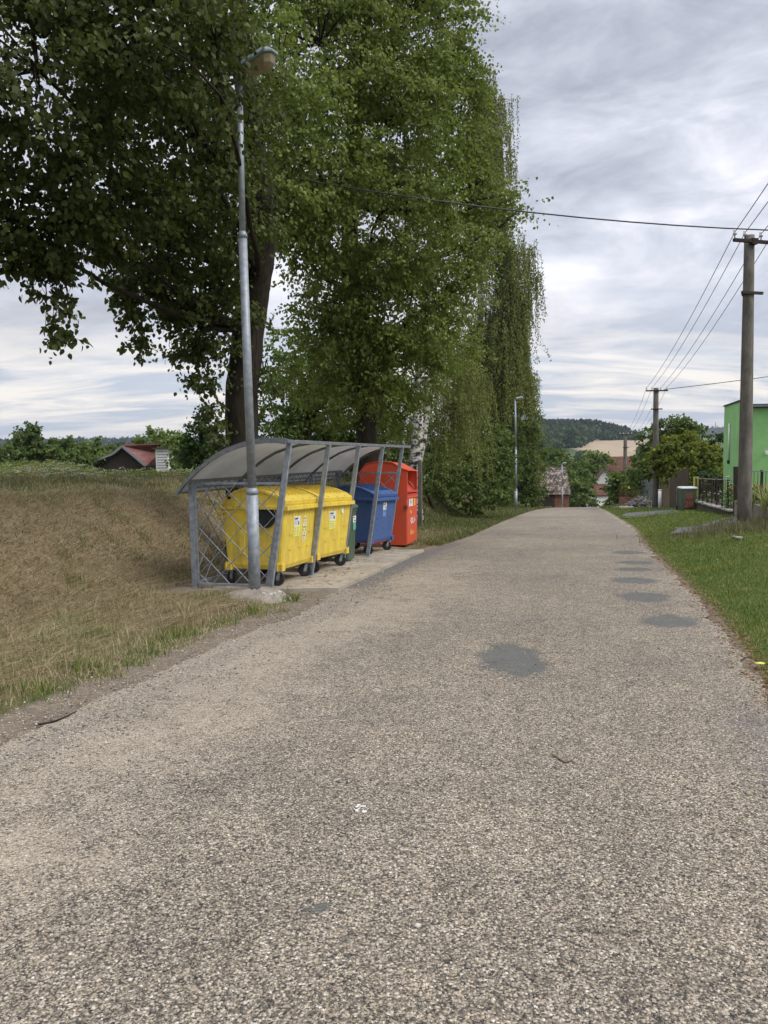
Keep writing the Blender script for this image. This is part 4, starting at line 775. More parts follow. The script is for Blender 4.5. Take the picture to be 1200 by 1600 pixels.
# --- far woods on the hill and hedges in the fields (stuff)
def wood(name, pts, hs, ws, mat, per=26, tint0=.4, conifer=.5, kind='stuff', label=None):
    P = []; T = []; S = []
    for i, (x, y) in enumerate(pts):
        h = hs*random.uniform(.6, 1.3); w = ws*random.uniform(.7, 1.2); con = random.random() < conifer
        k = per; t = RNG.uniform(.12, 1, k); a = RNG.uniform(0, 6.3, k); r = (1-t)*w*1.0+.1*w if con else np.sqrt(np.clip(1-((t-.5)*2)**2, 0, 1))*w
        q = np.stack([x+np.cos(a)*r*RNG.uniform(.6, 1, k), y+np.sin(a)*r*RNG.uniform(.6, 1, k), g(x, y)+t*h], -1); P.append(q); T.append(np.full(k, random.gauss(tint0-.15*con, .12))+RNG.normal(0, .08, k)); S.append(np.full(k, w*.95))
    P = np.concatenate(P); T = np.concatenate(T); S = np.concatenate(S); n = len(P)
    A = RNG.normal(0, .5, (n, 3)); A[:, 2] -= .8; A = norm(A); B = norm(np.cross(A, RNG.normal(0, 1, (n, 3)))); V = np.empty((n, 3, 3)); V[:, 0] = P-A*S[:, None]*.5; V[:, 1] = P+A*S[:, None]*.5+B*S[:, None]*.5; V[:, 2] = P+A*S[:, None]*.5-B*S[:, None]*.5
    return tag(fastmesh(name, V.reshape(-1, 3), np.arange(n*3).reshape(n, 3), mat, tint=np.repeat(np.clip(T, 0, 1), 3)), kind=kind)
def hill_wood():
    pts = []
    for _ in range(5200):
        u = random.uniform(780, 1000); Y = random.uniform(930, 1180)
        if u > 985-6*random.random(): continue
        if Y < 1010 and u > 945-(1010-Y)*.9+random.uniform(-8, 8): continue
        pts.append(((u-600)/1200*Y, Y))
    wood('hill_forest', pts, 19, 4.2, leafmat('forest_foliage', (.015, .035, .018), (.028, .055, .026), (.06, .09, .035), .1), 24, .38, .75)
    pts = []
    for _ in range(1500):
        u = random.uniform(780, 935); Y = random.uniform(560, 930)
        if u > 872+60*((Y-560)/370) + random.uniform(-6, 6) - (20 if Y < 750 else 0): continue
        pts.append(((u-600)/1200*Y, Y))
    wood('lower_forest', pts, 15, 5, leafmat('mixed_foliage', (.022, .045, .018), (.045, .08, .03), (.09, .12, .05), .15), 26, .42, .25)
    pts = []
    for (u0, u1, Y, dy) in [(905, 925, 560, 25), (888, 905, 420, 10), (960, 1000, 430, 15), (1000, 1040, 600, 30), (940, 960, 905, 4), (986, 1003, 905, 10), (962, 985, 915, 4), (896, 980, 340, 20), (1085, 1140, 300, 40), (840, 880, 300, 60), (960, 990, 330, 40)]:
        for _ in range(int((u1-u0)*2)):
            u = random.uniform(u0, u1); y = Y+random.uniform(-dy, dy); pts.append(((u-600)/1200*y, y))
    wood('field_hedges', pts, 9, 3.2, leafmat('hedge_foliage', (.02, .045, .018), (.05, .085, .03), (.09, .13, .05), .15), 26, .42, .05)
    pts = []
    for _ in range(4200):
        u = random.choice([random.uniform(-80, 420), random.uniform(1080, 1230)]); Y = random.uniform(1700, 2100) if u < 500 else random.uniform(3300, 3800); pts.append(((u-600)/1200*Y, Y))
    wood('horizon_forest', pts, 26, 10, leafmat('far_foliage', (.02, .04, .025), (.03, .055, .03), (.05, .08, .04), .1), 12, .4, .6)
hill_wood()
# meadow flowers: tansy and wild carrot heads on stalks
def flowers():
    n = 1900; y = sample_y(n, 18, 34, 1.2); u = RNG.uniform(-60, 320, n); x = (u-600)/1200*y; h = RNG.uniform(.3, .75, n)*np.interp(y, [16, 24], [.3, 1]); z = G(x, y); w = wob(x, y, .7, 9); k = w+RNG.normal(0, .4, n) > .1; x, y, h, z = x[k], y[k], h[k], z[k]; n = len(x)
    u = u[k]; h = h*np.interp(u, [100, 160], [1, .6]); blades('weed_stalks', x, y, h, np.full(n, .012), RNG.uniform(0, .2, n), RNG.normal(.3, .15, n), meadowm, z=z)
    m = 9; X = np.repeat(x, m)+RNG.normal(0, .045, n*m); Yy = np.repeat(y, m)+RNG.normal(0, .045, n*m); Z = np.repeat(z+h, m)+RNG.normal(0, .012, n*m)
    pebbles('weed_flower_heads', X, Yy, RNG.uniform(.012, .026, n*m), Z, np.repeat(RNG.uniform(0, 1, n), m), bladmat('umbel_flowers', [(.30, .30, .08), (.40, .37, .08), (.45, .45, .3), (.55, .55, .48), (.28, .2, .08)], .2))
    n = 900; y = sample_y(n, 24, 36, 1.2); u = RNG.uniform(-60, 300, n); x = (u-600)/1200*y; z = G(x, y)
    m = 26; X = np.repeat(x, m)+RNG.normal(0, .12, n*m); Yy = np.repeat(y, m)+RNG.normal(0, .12, n*m); Z = np.repeat(z, m)+RNG.uniform(.05, .7, n*m)*np.repeat(np.interp(u, [100, 160], [1, .5]), m)
    P = np.stack([X, Yy, Z], -1); k = RNG.uniform(0, 1, n*m) < .8; r = empty('x', (0, 0, 0)); o = leaves('tall_weeds', P[k], .075, RNG.normal(.5, .2, k.sum()), palel, r, None, .5, -.3, .6); o.parent = None; o.matrix_parent_inverse = Matrix.Identity(4); bpy.data.objects.remove(r); tag(o, kind='stuff')
flowers()
# ================================================================== BUILT THINGS
def wtag(name, loc, label, cat, group=None): return empty(name, loc, 0, label, cat, group)
def part(mb, name, mats, root, **k): return wpar(mb.build(name, mats, **k), root)
RA = Vector((.9655, -.2604, 0)).normalized()      # across the road, towards it (from the left verge)
SDIR = Vector((.27, 1, 0)).normalized(); SA = Vector((SDIR.y, -SDIR.x, 0))
# ------------------------------------------------------------------ shelter
S0 = Vector((-1.60, 10.5, 0)); SN = 5; SSP = 1.55*math.hypot(1, .27)
def spt(i, w, z=0.0):                     # i along (posts), w across: 0 at back post line, 1.14 at front post feet
    p = S0+SDIR*(SSP*i)+SA*(w-1.14); return Vector((p.x, p.y, z))
PROF = [(-.14, 1.0), (-.07, 1.08), (.0, 1.155), (.2, 1.325), (.4, 1.465), (.6, 1.57), (.81, 1.64), (1.0, 1.685), (1.2, 1.71), (1.38, 1.708), (1.52, 1.69)]
def slope(i): return -.030*i*1.0
def lattice(mb, o, e1, e2, poly, sp, r=.007, ang=45, off=0):
    """diagonal bars clipped to a convex polygon given in (a,b) panel coordinates"""
    for s in (1, -1):
        d = Vector((math.cos(D(ang)), s*math.sin(D(ang)))); n = Vector((-d.y, d.x)); cs = [n.dot(Vector(p)) for p in poly]; c = min(cs)+sp*(.5+off)
        while c < max(cs):
            t = []
            for k in range(len(poly)):
                a = Vector(poly[k]); b = Vector(poly[(k+1) % len(poly)]); da = n.dot(a)-c; db = n.dot(b)-c
                if (da < 0) != (db < 0): t.append(a+(b-a)*(da/(da-db)))
            if len(t) == 2 and (t[0]-t[1]).length > .05:
                P = [o+e1*q.x+e2*q.y for q in t]; nn = e1.cross(e2)*(.006*s); mb.tube([P[0]+nn, P[1]+nn], r, 5, cap=False)
            c += sp
def shelter():
    b = spt(2, .6); b.z = padz(b.x, b.y); root = wtag('bin_shelter', b, 'open galvanised steel bin shelter with curved translucent roof and lattice sides', 'shelter'); Zu = Vector((0, 0, 1))
    for i in range(SN):
        foot = spt(i, 1.14); foot.z = padz(foot.x, foot.y)-.03; top = spt(i, 1.49, 1.675+slope(i)); mb = MB(); mb.bar(foot, top, .072, .055, up=SDIR)
        mb.box(foot+Vector((0, 0, .035)), (.15, .15, .012)); mb.box(foot+Vector((.05, .04, .05)), (.016, .016, .03)); part(mb, 'post', M['galv'], root, bevel=.004)
        bf = spt(i, 0); bf.z = padz(bf.x, bf.y)-.03; mb = MB(); mb.bar(bf, spt(i, 0, 1.14+slope(i)), .07, .07, up=SDIR); mb.box(bf+Vector((0, 0, .035)), (.13, .13, .012)); part(mb, 'rear_post', M['galv'], root, bevel=.004)
        # curved rib under the roof
        mb = MB(); ii = [i-.12, i, i, i, i+.35][i] if i in (0, 4) else i
        for (w0, z0), (w1, z1) in zip(PROF[:-1], PROF[1:]): mb.bar(spt(ii, w0, z0-.022+slope(i)), spt(ii, w1, z1-.022+slope(i)), .04, .035, up=SDIR)
        part(mb, 'rib', M['galv_dark'], root)
    # roof sheet with thickness
    N = 17; V = []; ex = np.linspace(-.07, 4.42, N)
    PR = []
    for (w0, z0), (w1, z1) in zip(PROF[:-1], PROF[1:]): PR += [(w0, z0), ((w0+w1)/2, (z0+z1)/2+.004)]
    PR.append(PROF[-1]); n = len(PR)
    for t in ex:
        for k, (w, z) in enumerate(PR): V.append(spt(t, w, z+slope(t)+.004*math.sin(t*4+k)))
    m = len(V); V += [p+Vector((0, 0, .008)) for p in V]
    F = []
    for r in range(N-1):
        for k in range(n-1): a = r*n+k; F += [(a, a+1, a+n+1, a+n), (m+a, m+a+n, m+a+n+1, m+a+1)]
        F += [(r*n, (r+1)*n, m+(r+1)*n, m+r*n), (r*n+n-1, m+r*n+n-1, m+(r+1)*n+n-1, (r+1)*n+n-1)]
    for r in (0, N-1):
        for k in range(n-1): a = r*n+k; F.append((a, m+a, m+a+1, a+1) if r == 0 else (a, a+1, m+a+1, m+a))
    mb = MB(); mb.add(V, F, 0, True); part(mb, 'roof_sheet', M['poly'], root)
    for t in (-.08, 4.43):                                          # edge profiles
        mb = MB()
        for (w0, z0), (w1, z1) in zip(PROF[:-1], PROF[1:]): mb.bar(spt(t, w0, z0+slope(t)+.005), spt(t, w1, z1+slope(t)+.005), .05, .034, up=SDIR)
        part(mb, 'edge_profile', M['galv_dark'], root)
    mb = MB(); mb.bar(spt(-.08, 1.50, 1.685+slope(-.08)), spt(4.43, 1.50, 1.685+slope(4.43)), .05, .05); part(mb, 'front_beam', M['galv_dark'], root, bevel=.004)
    mb = MB(); mb.bar(spt(-.1, 0, 1.155+slope(0)), spt(4.2, 0, 1.155+slope(4.2)), .05, .05); part(mb, 'rear_beam', M['galv_dark'], root, bevel=.004)
    mb = MB(); mb.bar(spt(-.08, -.14, .99+slope(0)), spt(4.43, -.14, .99+slope(4.43)), .035, .02); part(mb, 'gutter_edge', M['galv_dark'], root)
    # end panels and rear panels
    def panel(o, e1, e2, poly, nm, sp=.235, off=0):
        fr = MB()
        for k in range(len(poly)):
            a = poly[k]; b = poly[(k+1) % len(poly)]; fr.bar(o+e1*a[0]+e2*a[1], o+e1*b[0]+e2*b[1], .034, .034, up=e1.cross(e2))
        f = part(fr, nm, M['galv'], root, bevel=.003); lt = MB(); lattice(lt, o, e1, e2, poly, sp, off=off); l = lt.build('lattice', M['galv']); l.parent = f; l.matrix_parent_inverse = Matrix.Identity(4); return f
    for i in (0, 4):
        o = spt(i, 0); o.z = padz(o.x, o.y); h = 1.12+slope(i)-o.z
        sl = .35/1.675*1.0
        panel(o, SA, Zu, [(.05, .07), (1.10, .07), (1.10+sl*h*.86, h), (.05, h)], 'side_panel', off=.15*i)
    for i in range(4):
        o = spt(i, 0); o.z = padz(o.x, o.y); e = (spt(i+1, 0)-spt(i, 0)); h = 1.10+slope(i)-o.z; q = spt(i+1, 0); dz = padz(q.x, q.y)-o.z; e.z = dz; L = e.length; e.normalize()
        panel(o, e, Zu, [(.06, .08), (L-.06, .08), (L-.06, h-.03-dz+slope(1)), (.06, h-.03)], 'rear_panel', .26)
    # small zigzag truss under the rear beam
    mb = MB(); k = 0; t = 0.0
    while t < 4.1:
        a = spt(t, .02, 1.13+slope(t)); c = spt(t+.07, .02, 1.06+slope(t)); d = spt(t+.14, .02, 1.13+slope(t)); mb.tube([a, c, d], .006, 4, cap=False); t += .14
    mb.bar(spt(0, .02, 1.055), spt(4, .02, 1.055+slope(4)), .02, .02); part(mb, 'truss', M['galv_dark'], root)
shelter()
# ------------------------------------------------------------------ bins
def rrect(x0, x1, y0, y1, r, n=3):
    P = []
    for cx, cy, a0 in ((x1-r, y1-r, 0), (x0+r, y1-r, 90), (x0+r, y0+r, 180), (x1-r, y0+r, 270)):
        for k in range(n+1): a = D(a0+90*k/n); P.append((cx+r*math.cos(a), cy+r*math.sin(a)))
    return P
def loft(mb, rings, mi=0, sm=False):
    n = len(rings[0][0]); V = [(x, y, z) for P, z in rings for x, y in P]
    F = [(i*n+k, i*n+(k+1) % n, (i+1)*n+(k+1) % n, (i+1)*n+k) for i in range(len(rings)-1) for k in range(n)]
    F += [tuple(reversed(range(n))), tuple((len(rings)-1)*n+k for k in range(n))]; mb.add(V, F, mi, sm)
def castor(px, py, root, ang, brake):
    w = MB(); a = D(ang); ax = Vector((math.cos(a), math.sin(a), 0)); side = Vector((-ax.y, ax.x, 0)); c = Vector((px, py, .1))+ax*.03
    w.tube([c-side*.022, c-side*.014, c+side*.014, c+side*.022], [.088, .1, .1, .088], 20); o = w.build('castor_wheel', M['black']); o.parent = root
    h = MB(); h.tube([c-side*.027, c+side*.027], .03, 12); h.build('hub', M['galv_dark']).parent = o
    f = MB()
    for s in (-1, 1): f.bar(c+side*.034*s, Vector((px, py, .215))+side*.034*s, .045, .006, up=side)
    f.box((px, py, .222), (.11, .11, .012)); f.build('fork', M['galv']).parent = o
    if brake: p = MB(); p.box(c-ax*.0+Vector((0, 0, .05))+ax*.125, (.05, .035, .022), Matrix.Rotation(a, 3, 'Z')); p.build('brake_pedal', M['white'], bevel=.004).parent = o
def container(label, col, loc, rz, stick, hole=False, group='big four-wheeled waste containers in the shelter', extra=None):
    root = empty('waste_container', loc, rz, label, 'waste container', group, tilt=math.atan(.046)); L = 1.32; H = L/2; mt = M[col]
    b = MB(); loft(b, [(rrect(-H+.10, H-.10, -.40, .42, .06), .235), (rrect(-H+.07, H-.07, -.425, .45, .06), .30), (rrect(-H+.015, H-.015, -.485, .50, .045), 1.04), (rrect(-H, H, -.50, .515, .045), 1.09), (rrect(-H+.02, H-.02, -.48, .495, .045), 1.13)], 0)
    for k in range(11):                                              # ribs under the front rim
        x = -H+.09+k*(L-.18)/10; b.add([(x-.012, -.50, 1.10), (x+.012, -.50, 1.10), (x+.010, -.478, .985), (x-.010, -.478, .985), (x, -.515, 1.10), (x, -.470, .975)], [(0, 1, 3), (0, 3, 2), (4, 0, 3), (4, 1, 2), (4, 2, 5), (4, 3, 5), (1, 2, 3)])
    for y in (-.512, .519): b.box((0, y, 1.122), (L+.03, .075, .062))
    for s in (-1, 1):
        b.box((s*(H+.004), 0, 1.13), (.05, .95, .05)); b.box((s*(H-.075), -.40, .27), (.10, .10, .10)); b.box((s*(H-.075), .41, .27), (.10, .10, .10))
        for q in (-.4, .4): b.box((s*(H-.022), q-.035, .28), (.014, .012, .13)); b.box((s*(H-.022), q+.035, .28), (.014, .012, .13))
        b.box((s*(H-.03), .18, .62), (.022, .09, .34)); b.box((s*(H+.02), .49, 1.06), (.05, .13, .02)); b.box((s*(H+.02), .49, .99), (.05, .13, .02))
    for (x, z) in ((-.38, .74), (.38, .74), (-.36, .52), (0, .53), (.34, .52)): b.box((x, -.462+(z-.5)*-.075, z), (.10, .008, .010))
    b.build('body', mt, bevel=.007).parent = root
    # trunnion and end arches, curved lid
    prof = [(-.515, 1.178), (-.522, 1.232), (-.40, 1.296), (-.22, 1.362), (-.02, 1.408), (.14, 1.412), (.28, 1.370), (.42, 1.27), (.53, 1.13)]
    low = [(-.50, 1.15), (.50, 1.12)]
    l = MB(); P = prof+[(.50, 1.10), (.40, 1.235), (.28, 1.33), (.14, 1.378), (-.02, 1.374), (-.22, 1.33), (-.40, 1.262), (-.51, 1.19), (-.51, 1.150)]
    n = len(prof); P = [(p, q) for p, q in prof]+[(p*.96, q-.035) for p, q in reversed(prof)]
    V = []; ks = [-H-.012, -H+.02, H-.02, H+.012]
    for xx in ks:
        for (p, q) in P: V.append((xx, p, q))
    m = len(P); F = [(i*m+k, (i+1)*m+k, (i+1)*m+(k+1) % m, i*m+(k+1) % m) for i in range(3) for k in range(m)]
    for k in range(n-1):
        F.append((k, k+1, m-2-k, m-1-k)); F.append(tuple(3*m+j for j in (m-1-k, m-2-k, k+1, k)))
    l.add(V, F)
    for k in range(9):                                              # raised ridges on the lid
        x = -H+.16+k*(L-.32)/8
        for (a, c) in zip(prof[2:6], prof[3:7]): l.bar((x, a[0], a[1]+.002), (x, c[0], c[1]+.002), .03, .014, up=(1, 0, 0))
    for s in (-.33, 0, .33): l.box((s, -.50, 1.245), (.06, .03, .02))
    lid = l.build('lid', mt, bevel=.004); lid.parent = root
    for s in (-1, 1):                                                # end walls closing the lid arch
        e = MB(); A = [(p*.97, q-.03) for p, q in prof[1:]]+[(.40, 1.10), (-.50, 1.13)]; x0 = s*(H-.03); x1 = s*(H-.006)
        if s < 0: x0, x1 = x1, x0
        A2 = A
        e.prism(A2, x0, x1, lambda p, q, t: (t, p, q)); e.box((s*(H-.004), -.02, 1.22), (.012, .42, .20)) if s < 0 and hole else None
        e.build('lid_end', mt, bevel=.003).parent = lid
        h = MB(); h.tube([(s*(H-.01), .36, 1.27), (s*(H+.03), .36, 1.27)], .022, 10); h.build('hinge', M['black']).parent = lid
        t = MB(); t.tube([(s*(H-.01), -.40, 1.08), (s*(H+.06), -.40, 1.08)], .024, 10); t.build('trunnion', M['black']).parent = root
    if hole:
        h = MB(); ring = [(-.20+.16*math.cos(a), 1.00+.16*math.sin(a)) for a in [2*math.pi*k/20 for k in range(20)]]; h.prism(ring, -H-.002, -H-.012, lambda p, q, t: (t+.012, p, min(q, 1.12))); h.build('throw_in_hole', M['black']).parent = root
    for (x, y, a, br) in ((-H+.13, -.36, 200, 1), (H-.13, -.36, 215, 1), (-H+.13, .37, 170, 0), (H-.13, .37, 190, 0)): castor(x, y, root, a-100, br)
    for (x, z, w, h, top, bot) in stick:
        s = MB(); yf = lambda zz: -.485+(1.04-zz)*.0811-.0035
        def plate(x0, x1, z0, z1, mi, o=0.0): s.add([(x0, yf(z0)-o, z0), (x1, yf(z0)-o, z0), (x1, yf(z1)-o, z1), (x0, yf(z1)-o, z1)], [(0, 1, 2, 3)], mi)
        plate(x-w/2, x+w/2, z, z+h/2, 0); plate(x-w/2, x+w/2, z-h/2, z, 1)
        plate(x-w*.40, x+w*.1, z+h*.33, z+h*.42, 2, .002); plate(x-w*.40, x+w*.25, z+h*.22, z+h*.27, 3, .002); plate(x-w*.40, x-w*.05, z+h*.12, z+h*.16, 3, .002); plate(x+w*.12, x+w*.34, z+h*.06, z+h*.2, 2, .002)
        for q in range(4): plate(x-w*.36, x-w*.12, z-h*(.42-.1*q), z-h*(.37-.1*q), 3, .002); plate(x+w*.02, x+w*.34, z-h*(.42-.1*q), z-h*(.37-.1*q), 3, .002)
        s.build('sticker', [M[top], M[bot], M['ink'], M['inkg']]).parent = root
    if extra: extra(root, H)
    return root
def place(u0, Y0, u1, L=1.32, y_front=-.50, dv=0):
    """rotate a container so its front rim runs from picture column u0 (near) to u1 (far)"""
    p = at(u0, 800, Y0); p.z = 0; k = at(u1, 800, Y0)
    best = None
    for i in range(0, 600):
        a = D(60+i*.05); e = p+Vector((math.cos(a), math.sin(a), 0))*L; uu = 600+1200*(e.x/(e.y*1.0))*1.0
        # project column properly
        q = CM.inverted() @ Vector((e.x, e.y, .6)); uu = 600+1200*q.x/(-q.z); best = min(best or (1e9, 0), (abs(uu-u1), a))
    a = best[1]; X = Vector((math.cos(a), math.sin(a), 0)); Yl = Vector((-math.sin(a), math.cos(a), 0)); c = p+X*(L/2)-Yl*y_front
    return Vector((c.x, c.y, padz(c.x, c.y)+.003)), a
def strip_marks(root, H):
    s = MB(); yf = lambda zz: -.485+(1.04-zz)*.0811-.0035
    def plate(x0, x1, z0, z1, mi, o=0.0): s.add([(x0, yf(z0)-o, z0), (x1, yf(z0)-o, z0), (x1, yf(z1)-o, z1), (x0, yf(z1)-o, z1)], [(0, 1, 2, 3)], mi)
    # tall hand-lettered strip read from top to bottom
    plate(.10, .25, .60, .97, 0); z = .955
    glyph = ['I-I', 'I I', ' - ', '/\\/', 'X X', ' / ', 'I-I', ' I ']
    for gph in glyph:
        for j, ch in enumerate(gph):
            x = .12+j*.04
            if ch in 'I': plate(x, x+.018, z-.03, z, 1, .002)
            if ch in '-': plate(x-.01, x+.03, z-.018, z-.008, 1, .002)
            if ch in '/\\X': plate(x, x+.028, z-.014, z-.004, 1, .002); plate(x+.006, x+.020, z-.03, z-.012, 1, .002)
        z -= .044
    s.build('lettering', [M['stick_pale'], M['ink']]).parent = root
M['stick_pale'] = noisy('faded_strip', (.66, .62, .32), (.76, .72, .42), 30, .7)
l, a = place(443, 10.78, 494.5); container('near yellow container for plastic, with a lettered strip beside its sticker', 'yellow', l, a, [(-.14, .84, .24, .30, 'white', 'stick_y')], hole=True, extra=strip_marks)
def round_label(root, H):
    s = MB(); s.disc((.26, -.489+.001, .99), .05, (0, -1, 0), .004, 18); s.build('round_label', M['white']).parent = root
l, a = place(498, 12.28, 548.5, 1.32); container('far yellow container for plastic, with a small round white label near its rim', 'yellow', l, a, [(-.12, .85, .26, .30, 'white', 'stick_y')], extra=round_label)
l, a = place(583, 15.25, 618.5, 1.32); container('blue container for paper standing between the green bin and the red container', 'blue', l, a, [(.0, .90, .19, .30, 'white', 'stick_b')])
def wheelie(name, label, loc, rz, body, lidm, W=.50, Dp=.52, Hh=1.0, cat='wheelie bin'):
    root = empty(name, loc, rz, label, cat); b = MB(); w = W/2; d = Dp/2
    loft(b, [(rrect(-w*.80, w*.80, -d*.80, d*.70, .04), .03), (rrect(-w*.96, w*.96, -d*.96, d*.92, .04), Hh*.86), (rrect(-w, w, -d, d, .035), Hh*.88), (rrect(-w, w, -d, d, .035), Hh*.92)]); b.build('body', M[body], bevel=.006).parent = root
    l = MB(); loft(l, [(rrect(-w*1.05, w*1.05, -d*1.08, d*1.02, .05), Hh*.925), (rrect(-w*1.05, w*1.05, -d*1.08, d*1.02, .05), Hh*.965), (rrect(-w*.9, w*.9, -d*.92, d*.9, .06), Hh*1.0)]); l.build('lid', M[lidm], bevel=.006).parent = root
    h = MB(); h.tube([(-w*.8, d+.06, Hh*.9), (w*.8, d+.06, Hh*.9)], .014, 8)
    for s in (-1, 1): h.bar((s*w*.7, d-.01, Hh*.9), (s*w*.7, d+.06, Hh*.9), .02, .03)
    h.build('handle', M[body]).parent = root
    for s in (-1, 1): t = MB(); t.tube([(s*(w-.02), d-.02, .1), (s*(w+.025), d-.02, .1)], .1, 16); t.build('wheel', M['black']).parent = root
    return root
p = at(549, 850, 14.0); p = Vector((p.x, p.y, 0)); a = D(74)
c = p+Vector((math.cos(a), math.sin(a), 0))*.25+Vector((-math.sin(a), math.cos(a), 0))*.30; c.z = padz(c.x, c.y)+.003
r = wheelie('wheelie_bin', 'slim dark green wheelie bin between the yellow and the blue containers', c, a, 'greenp', 'greenp', .50, .54, 1.06)
s = MB(); s.add([(-.02, -.262, .72), (.16, -.262, .72), (.16, -.264, .84), (-.02, -.264, .84)], [(0, 1, 2, 3)], 0); s.add([(-.02, -.258, .58), (.16, -.258, .58), (.16, -.2615, .715), (-.02, -.2615, .715)], [(0, 1, 2, 3)], 1)
s.add([(.0, -.2655, .80), (.09, -.2655, .80), (.09, -.266, .82), (.0, -.266, .82)], [(0, 1, 2, 3)], 2); s.add([(.04, -.2655, .74), (.13, -.2655, .74), (.13, -.266, .765), (.04, -.266, .765)], [(0, 1, 2, 3)], 2); s.build('sticker', [M['white'], M['stick_g'], M['ink']]).parent = r
# ------------------------------------------------------------------ red clothes container
def text_part(txt, size, mat, parent, loc, rot, ext=.002, name='lettering', sx=1):
    cu = bpy.data.curves.new('txt', 'FONT'); cu.body = txt; cu.size = size; cu.extrude = ext; cu.align_x = 'CENTER'; cu.align_y = 'CENTER'; cu.resolution_u = 3
    ob = bpy.data.objects.new('txt', cu); C.objects.link(ob); dg = bpy.context.evaluated_depsgraph_get(); me = bpy.data.meshes.new_from_object(ob.evaluated_get(dg)); bpy.data.objects.remove(ob)
    o = link_mesh(name, me, mat); o.parent = parent; o.location = loc; o.rotation_euler = rot; o.scale = (sx, 1, 1); return o
def red_box():
    Y0 = 17.5; p = at(635, 800, Y0); p = Vector((p.x, p.y, 0)); a = D(76); W = 1.16; Dp = 1.16; X = Vector((math.cos(a), math.sin(a), 0)); Yl = Vector((-math.sin(a), math.cos(a), 0))
    c = p+X*W/2+Yl*Dp/2; c.z = g(c.x, c.y) if False else float(zr(c.y))+.02
    root = empty('clothes_container', c, a, 'tall red metal clothes container with arched top and hatch beside the blue container', 'donation container', tilt=math.atan(.045)); H = 1.86; w = W/2; d = Dp/2
    side = [(-d, .06), (-d, 1.76), (-d+.10, 1.80), (-.25, 1.94), (.10, 1.98), (.38, 1.92), (d-.04, 1.72), (d, .06)]
    b = MB()
    for s in (-1, 1): x0, x1 = (s*w-.006*s, s*w+.006*s); b.prism(side, min(x0, x1), max(x0, x1), lambda p, q, t: (t, p, q))
    b.prism([(d-.006, .06), (d-.006, 1.70), (d-.018, 1.70), (d-.018, .06)], -w+.007, w-.007, lambda p, q, t: (t, p, q))
    b.box((0, -d+.006, .61), (W-.014, .012, 1.08)); b.box((0, 0, .07), (W-.014, Dp-.03, .02))
    b.build('body', M['red'], bevel=.003).parent = root
    r = MB(); rp = side[1:7]; rp2 = [(p, q+.012) for p, q in rp]
    rr = [(p-(.03 if i == 0 else 0), q+.008) for i, (p, q) in enumerate(rp)]; V = []
    for t in (-w-.02, w+.02):
        for (p, q) in rr: V.append((t, p, q))
        for (p, q) in rr: V.append((t, p, q+.015))
    n = len(rr); F = []
    for k in range(n-1): F += [(k, k+1, 2*n+k+1, 2*n+k), (n+k, 3*n+k, 3*n+k+1, n+k+1), (k, n+k, n+k+1, k+1), (2*n+k, 2*n+k+1, 3*n+k+1, 3*n+k)]
    F += [(0, 2*n, 3*n, n), (n-1, 2*n-1, 4*n-1, 3*n-1)]; r.add(V, F); r.build('roof', M['red']).parent = root
    h = MB(); h.add([(-w+.03, -d+.02, 1.26), (w-.03, -d+.02, 1.26), (w-.03, -d+.44, 1.72), (-w+.03, -d+.44, 1.72)], [(0, 1, 2, 3)]); h.box((0, -d+.02, 1.20), (W-.04, .06, .07)); h.box((0, -d+.0, 1.29), (W-.10, .04, .05)); h.box((0, -d+.35, 1.55), (W-.04, .02, .50)); ht = h.build('hatch', M['redin'], bevel=.003); ht.parent = root
    for s in (-1, 1): ar = MB(); ar.tube([(s*(w-.10), -d+.34, 1.64), (s*(w-.12), -d+.10, 1.46), (s*(w-.12), -d+.03, 1.30)], .008, 6); ar.build('hatch_arm', M['galv']).parent = ht
    fr = MB()
    for s in (-1, 1): fr.box((s*(w-.018), -d-.004, 1.49), (.035, .022, .50))
    fr.box((0, -d-.006, 1.155), (W-.0, .024, .035)); fr.build('hatch_frame', M['red'], bevel=.003).parent = root
    k = MB(); k.box((-w-.012, -d+.02, .93), (.03, .07, .09)); k.build('lock_box', M['rust'], bevel=.004).parent = root
    dr = MB(); dr.box((0, -d-.003, .55), (W-.16, .006, .90)); dr.build('door', M['red'], bevel=.002).parent = root
    # white sign panel with mark, pictograph rows and a yellow strip
    sg = MB(); sg.box((-.16, -d-.010, 1.03), (.44, .006, .17)); pn = sg.build('sign_panel', M['white']); pn.parent = root
    text_part('91', .19, M['redpaint'], root, (-.15, -d-.014, 1.03), (D(90), 0, 0), .001, 'sign_lettering', 1.5)
    y = MB(); y.box((.26, -d-.010, 1.03), (.10, .006, .16)); y.build('yellow_label', M['sign_y']).parent = root
    q = MB()
    for (x, z, ww, hh) in ((-.16, .62, .05, .10), (-.06, .62, .04, .12), (.04, .61, .05, .10), (.0, .55, .30, .018), (.20, .62, .03, .13), (.28, .60, .06, .05), (-.1, .54, .12, .016)): q.box((x, -d-.009, z), (ww, .004, hh))
    q.build('pictograph', M['white']).parent = root
    q = MB()
    for (x, z, ww, hh) in ((-.20, .82, .04, .09), (-.10, .80, .05, .06), (-.16, .34, .05, .12), (-.06, .32, .05, .10), (.10, .33, .16, .02), (.10, .29, .12, .02)): q.box((x, -d-.009, z), (ww, .004, hh))
    q.build('small_print', M['flower_y']).parent = root
red_box()
